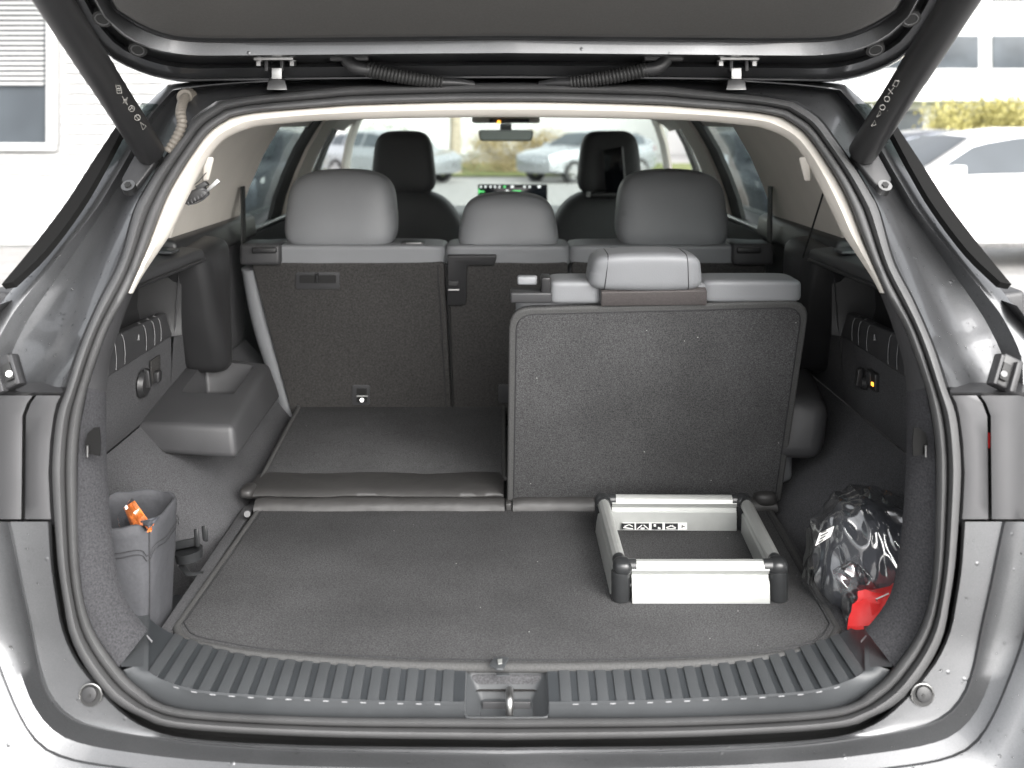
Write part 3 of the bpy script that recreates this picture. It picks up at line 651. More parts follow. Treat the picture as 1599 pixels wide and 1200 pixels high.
bolster('top_bolster', 857, 941, 443, 478, .10); bolster('top_bolster', 1096, 1257, 442, 476, .10); bolster('top_bolster', 930, 1110, 446, 478, .09)
hr_ = cushion('headrest', us_pt(1009, 437, .040), (.208,.115,.072), 'leather', us, lean=.30, topk=.92, pw=5.5, n=16, sag=.004)
for k_ in (-.72,.72): seam_on('seam', us_pt(1009, 437, .040), (.208,.115,.072), us, k_, .30, .92, 5.5, .004)
sq = [us_pt(938,476,-.006), us_pt(1103,474,-.006), us_pt(1102,449,-.012), us_pt(938,452,-.012)]
slab('headrest_strap', sq, nb_, .014, mat('brown_strap', (.060,.053,.052), .75, bscale=500, bstr=.3, nscale=300, namp=.15), us, .002)
hl = seat_blk('latch_housing', 797, 862, 458, 474, .06, 'trim', .004, .0)
box('latch_paddle', us_pt(824, 451, .03), (.036,.02,.016), 'leather', us, .004); seat_blk('latch_cheek', 845, 861, 436, 470, .05, 'black', .004, .004)
sl_ = [us_pt(x, y, -.0015) for x, y in ((1166,699),(1184,699),(1185,691),(1167,691))]
slab('slot', rnd(sl_, .0015, 2), nb_, .004, 'rubber_dark', us, 0)
flap('hinge_strip', .012, .525, us, ((1.956,.757),(1.947,.766),(1.938,.767),(1.928,.763),(1.922,.753),(1.920,.744)), 'flap', 9)
cushion('strip_end', (.505,1.945,.765), (.05,.05,.03), 'flap', us, n=6, pw=3)
box('seat_gap', (.004,1.938,.752), (.012,.03,.016), 'flap', us, .003)
# ---- second row
def y2(z): return 2.375+(1.18-z)*.26
def s2(px, py, d=0):
    Y = 2.4
    for _ in range(30): Y = .5*Y+.5*(y2(H-(py-HZ)/F*Y)+d)
    return W(px, py, Y)
n2 = V((0, 1, .26)).normalized()
def second(xt0, xt1, xb0, xb1, lab=None):
    pn_ = slab('second_row_seat', rnd([s2(xb0,660), s2(xb1,660), s2(xt1,411), s2(xt0,411)], [.01,.01,.012,.012]), n2, .02, 'carpet_dark', car, .004)
    a, b = s2(xt0-4, 413, .012), s2(xt1+3, 413, .012)
    cushion('shoulder', ((a.x+b.x)/2, 2.455, 1.178), (b.x-a.x+.004, .15, .052), 'leather', pn_, lean=.1, topk=.985, pw=9, n=14)
    c = [s2(xb0-6,665,.021), s2(xb1+2,665,.021), s2(xt1+2,412,.021), s2(xt0-5,412,.021)]
    hexa('backrest', c+[p+V((0,.11,0)) for p in c], 'leather', pn_, .02)
    return pn_
sL = second(392, 693, 458, 706); sC = second(700, 887, 709, 887); sR = second(893, 1197, 893, 1150)
for pn_, px, wd, py0, py1, tk in ((sL,532,.268,267,389,.90),(sR,1050,.268,267,389,.90),(sC,794,.245,304,394,.84)):
    Yh = 2.43; zt = H-(py0-HZ)/F*Yh; zb = H-(py1-HZ)/F*Yh
    ha = ((px-CX)/F*Yh, Yh+.03, (zt+zb)/2); hb_ = (wd*1.06, .13, zt-zb+.006)
    cushion('headrest', ha, hb_, 'leather', pn_, lean=-.12, topk=tk-.01, pw=4.4, n=18, sag=.011)
tube('seam', [s2(696,412,-.002), s2(703,520,-.002), s2(707,640,-.002)], .003, 'rubber_dark', sL, 6)
tube('seam', [s2(683,414,-.001), s2(690,520,-.001), s2(697,640,-.001)], .0012, 'seam', sL, 6)
tube('side_bolster', cr([s2(391,418,.03), s2(400,470,.03), s2(412,520,.03), s2(430,575,.03), s2(447,625,.03), s2(457,655,.03)], 20), .022, 'leather', sL, 14)
for pn_, sg in ((sL,1),(sR,-1)):
    def fx(p): return p if sg > 0 else mir(p)
    h_ = box('corner_latch', fx(s2(413,394,.035)), (.098,.10,.052), 'trim', pn_, .010); box('latch_release', fx(s2(413,391,-.018)), (.058,.012,.014), 'black', pn_, .004)
box('belt_hatch', s2(645,381,.05), (.055,.05,.012), 'black', sL, .002); box('belt_tongue', s2(646,380,.03), (.038,.008,.004), 'steel', sL, .001)
def inset(par, name, x0, x1, y0, y1, th=.004):
    f_ = slab(name, rnd([s2(x0,y1), s2(x1,y1), s2(x1,y0), s2(x0,y0)], .006, 3), -n2, th, 'trim', par, .0015); return f_
inset(sL, 'release_frame', 462, 531, 425, 451); slab('release_well', rnd([s2(468,442,-.0052), s2(525,442,-.0052), s2(525,430,-.0052), s2(468,430,-.0052)], .003, 3), -n2, .0015, 'rubber_dark', sL, 0)
cyl('release_pull', s2(495,428,-.009), s2(495,441,-.009), .004, 'black', sL, 10)
for pn_, px in ((sL,565),(sR,1000)):
    inset(pn_, 'anchor_frame', px-15, px+13, 601, 632); slab('anchor_well', [s2(px-8,628,-.0055), s2(px+8,628,-.0055), s2(px+8,607,-.0055), s2(px-8,607,-.0055)], -n2, .0012, 'rubber_dark', pn_, 0)
    cyl('anchor_bar', s2(px-8,619,-.011), s2(px+9,619,-.011), .0022, 'metal', pn_, 8); cyl('anchor_stud', s2(px,625,-.008), s2(px,625,-.014), .005, 'metal', pn_, 10)
bp_ = slab('belt_guide', rnd([s2(699,474), s2(729,474), s2(729,412), s2(772,412), s2(776,397), s2(699,397)], [.003,.012,.01,.004,.006,.003], 4), -n2, .012, 'black', sC, .003)
cyl('buckle_bar', s2(700,453,-.018), s2(717,453,-.018), .003, 'metal', sC, 8); box('buckle_slot', s2(708,443,-.012), (.026,.008,.014), 'rubber_dark', sC, .002)
inset(sC, 'anchor_frame', 778, 800, 600, 628)
# ---- front seats, dashboard, mirror
for s in (1, -1):
    X = -s*.362
    fsb = cushion('front_seat', (X, 3.50, .925), (.54,.20,.68), 'leather_front', car, lean=-.06, topk=.80, pw=4.2, n=16, sag=.05)
    cushion('headrest', (X, 3.50, 1.355), (.238,.12,.225), 'leather_front', fsb, lean=.04, topk=.80, pw=4.5, n=14)
dash = cushion('dashboard', (0, 4.45, .90), (1.42,.55,.42), 'black', car, topk=.97, pw=7, n=12)
sc_ = box('display_screen', W(800.5, 304, 4.12), (.288,.012,.085), 'screen', car, .003)
def scr(x, y, w_, h_, m): box('screen_icon', W(x, y, 4.112), (w_/F*4.112, .002, h_/F*4.112), m, sc_, 0)
for x in (751,758,766,773,780,799,801,819,827,841,843): scr(x, 292, 2.5, 2.8, 'icon_w')
scr(788,292,3,3,'icon_g'); scr(752,299.5,8,2.2,'icon_g'); scr(807,299,13,2,'icon_g'); scr(808,301.5,20,2,'icon_g'); scr(792,298,4,1.6,'icon_w')
for i, x in enumerate((747.8,)): scr(x, 299, 1.2, 9, 'icon_g')
mr = slab('rear_view_mirror', rnd([W(749,221,3.75), W(831,221,3.75), W(834,203,3.75), W(746,203,3.75)], .016, 5), (0,1,0), .03, 'black', car, .006)
slab('mirror_glass', rnd([W(751,219,3.744), W(829,219,3.744), W(831,205,3.744), W(749,205,3.744)], .013, 5), (0,1,0), .002, mat('mirror_glass', (.10,.12,.11), .08, .6), mr, 0)
box('mirror_arm', W(790,199,3.78), (.045,.03,.03), 'black', mr, .006)
oc = box('overhead_console', W(790,187,3.55), (.24,.16,.026), 'beige', car, .01); box('console_panel', W(795,189,3.46), (.14,.012,.014), 'black', oc, .003)
cyl('console_lamp', W(779,191,3.453), W(779,191,3.447), .0065, 'led', oc, 10)
# ---- upper side walls: windows and pillars along a leaning section
XS = [(1.10,.735),(1.20,.722),(1.27,.705),(1.34,.680),(1.42,.645),(1.48,.610),(1.53,.575)]
def strip(name, s, y0, y1, m, par=car, off=0, z0=1.10, z1=1.54, solid=.012):
    rr = []
    for z, x in XS:
        if z < z0-.001 or z > z1: continue
        t = (z-1.10)/.43; a = y0[0]+(y0[1]-y0[0])*t; b = y1[0]+(y1[1]-y1[0])*t
        rr.append([V((-s*(x-off), a+(b-a)*k/4, z)) for k in range(5)])
    return grid(name, rr, m, par, solid=solid)
for s in (1, -1):
    strip('quarter_window', s, (1.55,1.62), (2.04,2.02), 'tinted', z0=1.2, off=-.02, solid=.004)
    strip('window_seal', s, (2.00,1.97), (2.05,2.03), 'rubber_dark', off=-.004, z0=1.2)
    strip('pillar_cover', s, (2.04,2.01), (2.56,2.56), 'beige', off=.008, z0=1.2)
    strip('rear_door_window', s, (2.53,2.52), (3.12,3.13), 'tinted', off=-.03, z0=1.2, solid=.004)
    strip('window_frame', s, (2.98,3.0), (3.13,3.14), 'rubber_dark', off=.0)
    strip('middle_pillar', s, (3.12,3.13), (3.36,3.34), 'beige', off=.012)
    strip('front_door_window', s, (3.36,3.32), (3.95,3.74), 'windscreen', off=-.03, z0=1.2, solid=.004)
    strip('window_frame', s, (3.62,3.52), (3.70,3.60), 'rubber_dark', off=-.01)
    strip('front_pillar', s, (4.30,3.60), (4.48,3.74), 'beige', off=.03, z0=1.1)
    grid('door_panel', [[V((-s*x, Y, z)) for x, z in ((.70,.45),(.715,.9),(.70,1.12),(.695,1.19),(.74,1.225),(.80,1.22))] for Y in (2.5,3.0,3.5,4.0,4.4)], 'trim', car)
    tube('door_rail', [V((-s*.69,2.6,1.205)), V((-s*.69,4.2,1.205))], .008, 'steel', car, 8)
    belt = slab('seat_belt', [V((-s*x, Y, z)) for x, Y, z in ((.642,2.40,1.19),(.642,2.435,1.19),(.652,2.46,1.34),(.652,2.43,1.34))], (s,0,0), .004, 'rubber_dark', car, 0)
    hook = hexa('coat_hook', [(lambda q: q if s > 0 else mir(q))(W(x, y, Y)) for x, y, Y in ((315,283,1.66),(326,283,1.66),(326,283,1.69),(315,283,1.69),(318,244,1.62),(335,246,1.64),(335,246,1.67),(318,244,1.67))], 'beige', car, .004)
tube('pull_cord', [W(1288,294,1.72), W(1254,402,1.95)], .0018, 'rubber_dark', car, 6)
grid('windscreen', [[V((x, Y, z)) for x in (-.66*k,-.3,0,.3,.66*k)] for Y, z, k in ((3.64,1.545,.9),(3.95,1.44,.97),(4.3,1.28,1.03),(4.66,1.06,1.1))], 'windscreen', car, solid=.005)
box('cabin_floor', (0, 3.5, .36), (1.5,2.4,.04), 'carpet_dark', car, .002)
box('cabin_bulkhead', (0, 4.75, .68), (1.6,.05,.72), 'black', car, .002)
box('rear_step', (0, 2.62, .55), (1.4,.05,.42), 'carpet_dark', car, .002)
# rain drops on the painted pillars and bumper
from mathutils.bvhtree import BVHTree
wm = bpy.data.materials.new('water'); wm.use_nodes = True; b_ = wm.node_tree.nodes['Principled BSDF']
b_.inputs['Transmission Weight'].default_value = 1; b_.inputs['Roughness'].default_value = .02; b_.inputs['IOR'].default_value = 1.33
M['water'] = wm
def drops(o, cnt, lo_, hi_, seed):
    random.seed(seed); bv = BVHTree.FromPolygons([v.co for v in o.data.vertices], [p.vertices for p in o.data.polygons]); bm = bmesh.new(); k = 0
    for _ in range(cnt*12):
        px, py = random.uniform(0, 1599), random.uniform(lo_, hi_); d = (W(px, py, 1)-V((0,0,H))).normalized()
        hit = bv.ray_cast(V((0,0,H)), d)
        if hit[0] is None or k >= cnt: continue
        n_ = hit[1] if hit[1].dot(d) < 0 else -hit[1]; r_ = random.choice((.0009,.0011,.0013,.0016,.0022)); u = n_.orthogonal().normalized(); v = n_.cross(u); k += 1
        rings = [[bm.verts.new(hit[0]+(u*math.cos(a)*(1+.25*math.sin(k))+v*math.sin(a))*r_*c1+n_*r_*c2*.55) for a in [q*math.pi/4 for q in range(8)]] for c1, c2 in ((1,-.1),(.85,.55),(.4,.9))]
        for i in range(2):
            for j in range(8): bm.faces.new((rings[i][j], rings[i][(j+1) % 8], rings[i+1][(j+1) % 8], rings[i+1][j]))
        bm.faces.new(rings[2])
    q = fin('rain_drops', bm, 'water', o, 80); q['kind'] = 'stuff'
drops(pf, 420, 130, 600, 4); drops(bmp, 160, 815, 1198, 5)
# ------------------------------------------------------------------ loose things in the boot
# cargo mat
mo = [Zp(x, y, .746) for x, y in ((276,978),(290,997),(340,1009),(420,1021),(600,1033),(791,1037),(1000,1035),(1160,1027),(1240,1017),(1290,1003),(1307,980))]
mo = cr(mo, 60); mo = mo+[V((.512,1.94,.746)), V((-.482,1.94,.746))]
cm = empty('cargo_mat', (0, 1.65, .734), 'flat dark grey carpet mat with bound edge covering the boot floor', 'mat')
slab('mat_carpet', mo, (0,0,-1), .011, 'carpet', cm, .002)
tube('mat_binding', [p+V((0,0,-.005)) for p in [V((-.482,1.93,.746))]+mo[:-2]+[V((.512,1.93,.746))]], .0068, 'binding', cm, 8)
inn = [V((p.x*.984, p.y+.009, .7472)) for p in mo[:-2]]; tube('mat_stitch', [V((-.472,1.92,.7468))]+inn+[V((.502,1.92,.7468))], .0009, 'seam', cm, 5)
tb = slab('pull_tab', [Zp(x, y, .752) for x, y in ((771,1030),(795,1029),(786,1048),(776,1048),(764,1041))], (0,0,1), .003, 'sill', cm, .001)
slab('tab_shine', [Zp(x, y, .7562) for x, y in ((777,1031),(784,1030),(784,1037),(778,1038))], (0,0,1), .001, 'alu', tb, 0)
slab('tab_tail', [Zp(x, y, .7375) for x, y in ((775,1053),(796,1054),(796,1056.5),(775,1057))], (0,0,1), .002, 'sill', cm, 0)
# aluminium cargo frame
fr = empty('cargo_divider', (.305,1.69,.7465), 'square silver aluminium cargo divider with black corners lying on the grey mat', 'cargo divider')
fc = [V((.180,1.565,.747)), V((.428,1.565,.747)), V((.440,1.835,.747)), V((.178,1.838,.747))]
PR = [(-.0150,0),(-.0150,.002),(-.0135,.018),(-.0105,.033),(-.0050,.0365),(-.0045,.0405),(-.0090,.0440),(-.0112,.0500),(-.0092,.0570),(-.004,.0615),(.001,.0625),(.006,.0605),(.0095,.0565),(.0108,.050),(.0090,.044),(.0045,.0405),(.005,.0365),(.0085,.033),(.0095,0)]
for i in range(4):
    a, b = fc[i], fc[(i+1) % 4]; d = (b-a).normalized(); nn = V((d.y, -d.x, 0))
    a2, b2 = a+d*.0165, b-d*.0165
    vs = [q+nn*(-x)+V((0,0,z)) for q in (a2, b2) for x, z in [(-(-u), v) for u, v in PR]]
    vs = [q+nn*(-u)+V((0,0,v)) for q in (a2, b2) for u, v in PR]
    n = len(PR); bar = mk('bar', vs, [tuple(range(n)), tuple(range(2*n-1, n-1, -1))]+[(k, (k+1) % n, n+(k+1) % n, n+k) for k in range(n)], 'alu', fr, 28)
    tube('bar_core', [a+d*.006+V((0,0,.022)), b-d*.006+V((0,0,.022))], .006, 'corner', fr, 8)
    cr_ = tube('corner', [a+V((0,0,0)), a+V((0,0,.003)), a+V((0,0,.044)), a+V((0,0,.046))], lambda i: (.0140,.0150,.0150,.012)[i], 'corner', fr, 24)
    cushion('corner_cap', a+d*.003+V((0,0,.0525)), (.033,.033,.024), 'corner', fr, n=8, pw=2.6, topk=.85)
    p_ = fc[i-1]; d2 = (p_-a).normalized()
    cyl('corner_arm', a+V((0,0,.0525)), a+d*.024+V((0,0,.0525)), .0108, 'corner', fr, 16); cyl('corner_arm', a+V((0,0,.0525)), a+d2*.024+V((0,0,.0525)), .0108, 'corner', fr, 16)
    for k in range(4): box('corner_rib', a+d*.0155+V((0,0,.024+k*.0035)), (.004,.004,.0016), 'rubber_dark', fr, 0)
yl = 1.822
lb = box('instruction_label', (.272, yl, .757), (.118,.0008,.013), 'label', fr, 0)
def lab(x, z, w_, h_, r=0): box('label_print', (x, yl-.0008, z), (w_,.0006,h_), 'corner', fr, 0, Matrix.Rotation(r, 3, 'Y'))
for k in range(4): 
    x = .223+k*.0265; lab(x, .757, .024 if k != 2 else .020, .0112)
def lab2(x, z, w_, h_, r=0): box('label_line', (x, yl-.0014, z), (w_,.0006,h_), 'label', fr, 0, Matrix.Rotation(r, 3, 'Y'))
for x, z, w_, h_, r in ((.223,.754,.018,.0016,.15),(.221,.759,.010,.0014,-.4),(.228,.759,.008,.0014,.5),(.244,.756,.012,.0015,-.7),(.256,.756,.012,.0015,.7),(.2495,.7535,.007,.003,0),(.272,.759,.004,.004,0),(.280,.754,.005,.003,.4),(.299,.757,.014,.0016,-.35),(.305,.757,.012,.0016,.4),(.302,.753,.016,.0014,0)): lab2(x, z, w_, h_, r)
lab(.322, .757, .0016, .006); lab(.325, .757, .004, .0016, .4)
# grey cloth bag in the left side pocket
bgc = V((-.585,1.545,0))
bag = empty('storage_bag', (bgc.x, bgc.y, .585), 'open grey cloth bag standing in the left side pocket of the boot', 'bag')
def bagrow(z, k, inner=0):
    out = []
    for i in range(64):
        a = 2*math.pi*i/64; ca, sa = math.cos(a), math.sin(a); pw = .7
        x = math.copysign(abs(ca)**pw, ca)*(.062*k-inner); y = math.copysign(abs(sa)**pw, sa)*(.070*k-inner)
        f_ = noise.noise(V((ca*2.2, sa*2.2, z*6)))*.007*(1 if z < .84 else .5)
        dz = 0
        if z > .845: dz = -.006*max(0, -sa)-.013*math.exp(-((a-5.45)/.10)**2)+.0015*math.sin(a*9)
        out.append(V((bgc.x+x+ca*f_, bgc.y+y+sa*f_, z+dz)))
    return out
zs = [(.585,.88),(.62,.93),(.66,.95),(.70,.97),(.74,.98),(.78,1.0),(.82,1.0),(.86,1.0),(.885,1.0),(.90,1.0)]
rows = [bagrow(z, k) for z, k in zs]+[bagrow(.902, .99, .003)]+[bagrow(z, k, .006) for z, k in reversed(zs[2:])]
grid('cloth', rows, 'bag', bag, closed=True, ang=70)
mk('bag_base', bagrow(.59, .88), [tuple(range(64))], 'bag', bag)
for z in (.866,.859): tube('stitch', [p+(p-V((bgc.x,bgc.y,p.z))).normalized()*.001 for p in bagrow(z, 1.03)], .0007, 'seam', bag, 4, closed=True)
tube('corner_seam', [bagrow(z, k)[56]+V((.0008,-.0012,0)) for z, k in zs], .001, 'seam', bag, 5)
op = empty('orange_packet', (bgc.x-.02, bgc.y, .80), 'crumpled orange packet in clear wrap sticking out of the grey bag', 'packet')
def crumple(name, c, s, m, par, rot, amp, sc, n=14, seed=0, pw=3.2, ang=20, st=1.0):
    bm = bmesh.new(); bmesh.ops.create_cube(bm, size=2); bmesh.ops.subdivide_edges(bm, edges=bm.edges[:], cuts=n, use_grid_fill=True)
    for v in bm.verts:
        p = v.co.copy(); L = (abs(p.x)**pw+abs(p.y)**pw+abs(p.z)**pw)**(1/pw); p = p/L
        q = V((p.x*s[0]/2, p.y*s[1]/2, p.z*s[2]/2)); d = p.normalized()
        q2 = V((q.x+q.z*.5, q.y, (q.z-q.x*.5)*st)); k = 1-abs(noise.noise(q2*sc+V((seed, 0, 0))))*2; k2 = 1-abs(noise.noise(q2*sc*2.3+V((seed, 5, 0))))*2
        q += d*amp*(k+.5*k2); v.co = rot @ q+V(c)
    return fin(name, bm, m, par, ang)
def packet(name, q, Y, th, m, par=None):
    n_ = 8; rr = []
    for i in range(n_+1):
        u = i/n_; a = V((*q[0],0)).lerp(V((*q[1],0)), u); b = V((*q[3],0)).lerp(V((*q[2],0)), u); row = []
        for j in range(n_+1):
            p = a.lerp(b, j/n_); k = noise.noise(V((u*4, j*.5, Y*7)))*.006-.006*math.sin(u*math.pi)
            row.append(W(p.x, p.y, Y+k+.025*(1-j/n_)))
        rr.append(row)
    return grid(name, rr, m, par or op, solid=th, ang=25)
packet('packet_body', [(193,793),(210,782),(234,816),(206,826)], 1.53, .006, 'orange')
packet('packet_wrap', [(184,806),(206,778),(236,822),(190,838)], 1.522, .001, 'clear')
packet('packet_tip', [(219,814),(248,807),(236,824),(228,822)], 1.472, .003, 'bundle')
packet('packet_fold', [(226,822),(240,816),(236,826),(232,829)], 1.466, .003, 'orange')
# black tool clipped behind the bag
tk = empty('black_clamp', (-.50,1.68,.70), 'glossy black plastic clamp lying beside the grey bag in the side pocket', 'clamp')
Yk = 1.70
hexa('clamp_arm', [W(x, y, Y) for x, y, Y in ((262,862,Yk-.01),(310,852,Yk-.01),(310,852,Yk+.02),(262,862,Yk+.02),(262,848,Yk-.01),(306,839,Yk-.01),(306,839,Yk+.02),(262,848,Yk+.02))], 'corner', tk, .003)
for x0, x1, y0, y1, dy in ((302,311,826,855,-.012),(314,324,821,846,.012)):
    hexa('clamp_finger', [W(x, y, Y) for x, y, Y in ((x0+3,y1,Yk+dy-.008),(x1+2,y1,Yk+dy-.008),(x1+2,y1,Yk+dy+.008),(x0+3,y1,Yk+dy+.008),(x0,y0,Yk+dy-.008),(x1-1,y0,Yk+dy-.008),(x1-1,y0,Yk+dy+.008),(x0,y0,Yk+dy+.008))], 'corner', tk, .003)
cyl('clamp_knob', W(296,873,Yk), W(294,859,Yk), .022, 'corner', tk, 28, .024)
tube('clamp_hook', cr([W(284,884,Yk), W(290,892,Yk-.02), W(296,897,Yk-.03), W(318,896,Yk-.03)], 14), .006, 'corner', tk, 10, flat=.6)
box('clamp_base', (-.545,1.66,.665), (.16,.10,.04), 'groove', tk, .003)
box('clamp_foot', (-.545,1.66,.608), (.14,.09,.075), 'black', tk, .003)
# plastic bag and red pouch in the right pocket
pb = empty('plastic_bag', (.60,1.56,.585), 'shiny clear plastic bag around a dark bundle in the right side pocket', 'plastic bag')
rb = Matrix.Rotation(.25, 3, 'Y')
crumple('dark_contents', (.588,1.60,.79), (.155,.13,.17), 'bundle', pb, rb, .008, 13, 24, 1, 2.6, 70)
crumple('clear_film', (.584,1.592,.793), (.182,.155,.205), 'clear', pb, rb, .010, 19, 56, 3, 2.6, 180, .38)
crumple('film_corner', (.545,1.50,.755), (.05,.03,.15), 'clear', pb, Matrix.Rotation(-.45, 3, 'Y'), .008, 24, 32, 8, 2.6, 180, .35)
crumple('film_tip', (.512,1.60,.765), (.012,.02,.035), 'clear', pb, Matrix.Rotation(-.4, 3, 'Y'), .003, 60, 8, 9)
lq = [W(x, y, 1.515) for x, y in ((1273,853),(1297,838),(1303,822),(1280,833))]
tg_ = slab('paper_tag', lq, (0,1,0), .001, 'label', pb, 0)
for k in range(4):
    a = W(1278+k*1.5, 848-k*5.2, 1.513); b = W(1294+k*1.7, 837.5-k*4, 1.513); tube('tag_print', [a, a.lerp(b, .5+.12*(k % 3))], .0009, 'corner', pb, 4)
rp = empty('red_pouch', (.58,1.52,.585), 'bright red cloth pouch with white triangle outline under the plastic bag', 'pouch')
packet('pouch_cloth', [(1342,926),(1396,914),(1384,976),(1334,996)], 1.475, .022, 'red', rp)
tube('triangle_print', [W(x, y, 1.466) for x, y in ((1388,927),(1368,936),(1374,952))], .001, 'label', rp, 5)
# the key hanging on the left pillar trim
ky = empty('key_fob', tuple(W(312,300,1.64)), 'black key fob with flipped-out silver blade hanging on the left pillar trim', 'key')
kb = hexa('fob', [W(x, y, Y) for x, y, Y in ((282,322,1.60),(300,328,1.60),(300,328,1.616),(282,322,1.616),(284,308,1.60),(300,310,1.60),(300,310,1.616),(284,308,1.616))], 'black', ky, .004)
rk = Matrix.Rotation(.52, 3, 'Y')
cushion('fob_shell', (0,0,0), (.042,.016,.020), 'black', ky, n=10, pw=4)
sh_ = ky.children[-1]
for ch in ky.children:
    if ch.name.startswith('fob_shell'):
        for v in ch.data.vertices: v.co = Matrix.Rotation(-.42, 3, 'Y') @ v.co+W(307,305,1.603)
bpy.data.objects.remove(kb)
for k in range(5):
    p = W(294+k*5.2, 318-k*3.0, 1.594); box('fob_button', p, (.003,.003,.007), 'trim', ky, .001, Matrix.Rotation(-.42, 3, 'Y'))
tube('fob_rim', [W(307,305,1.603)+Matrix.Rotation(-.42, 3, 'Y') @ V((math.cos(a)*.020, 0, .0085*math.sin(a)-.0035)) + V((0,-.0065,0)) for a in [k*math.pi/12 for k in range(24)]], .0012, 'trim', ky, 6, closed=True)
hexa('fob_hinge', [W(307,305,1.603)+Matrix.Rotation(-.52, 3, 'Y') @ V(p) for p in ((.006,-.006,.004),(.026,-.006,.004),(.026,.006,.004),(.006,.006,.004),(.006,-.006,.013),(.024,-.006,.013),(.024,.006,.013),(.006,.006,.013))], 'black', ky, .002)
hexa('blade', [W(x, y, Y) for x, y, Y in ((320,298,1.60),(324,301,1.60),(324,301,1.606),(320,298,1.606),(339,279,1.60),(344,284,1.60),(344,284,1.606),(339,279,1.606))], 'metal', ky, .0005)
tube('key_string', [W(299,292,1.605), W(310,284,1.63), W(322,270,1.65)], .0008, 'steel', ky, 5)
# tablet in a holder on the right front headrest
tab = empty('tablet_computer', (.372,3.40,1.25), 'thin black tablet strapped to the back of the right front headrest', 'tablet')
hexa('tablet_case', [W(x, y, Y) for x, y, Y in ((946,300,3.40),(977,303,3.37),(977,303,3.385),(946,300,3.415),(942,235,3.40),(971,229,3.37),(971,229,3.385),(942,235,3.415))], 'screen', tab, .003)
cyl('tablet_edge', W(971.5,230,3.37), W(977.5,302,3.37), .0035, 'steel', tab, 8)
box('tablet_clamp', W(945,304,3.42), (.12,.05,.018), 'black', tab, .004); cyl('clamp_screw', W(919,300,3.39), W(919,308,3.39), .008, 'metal', tab, 12)
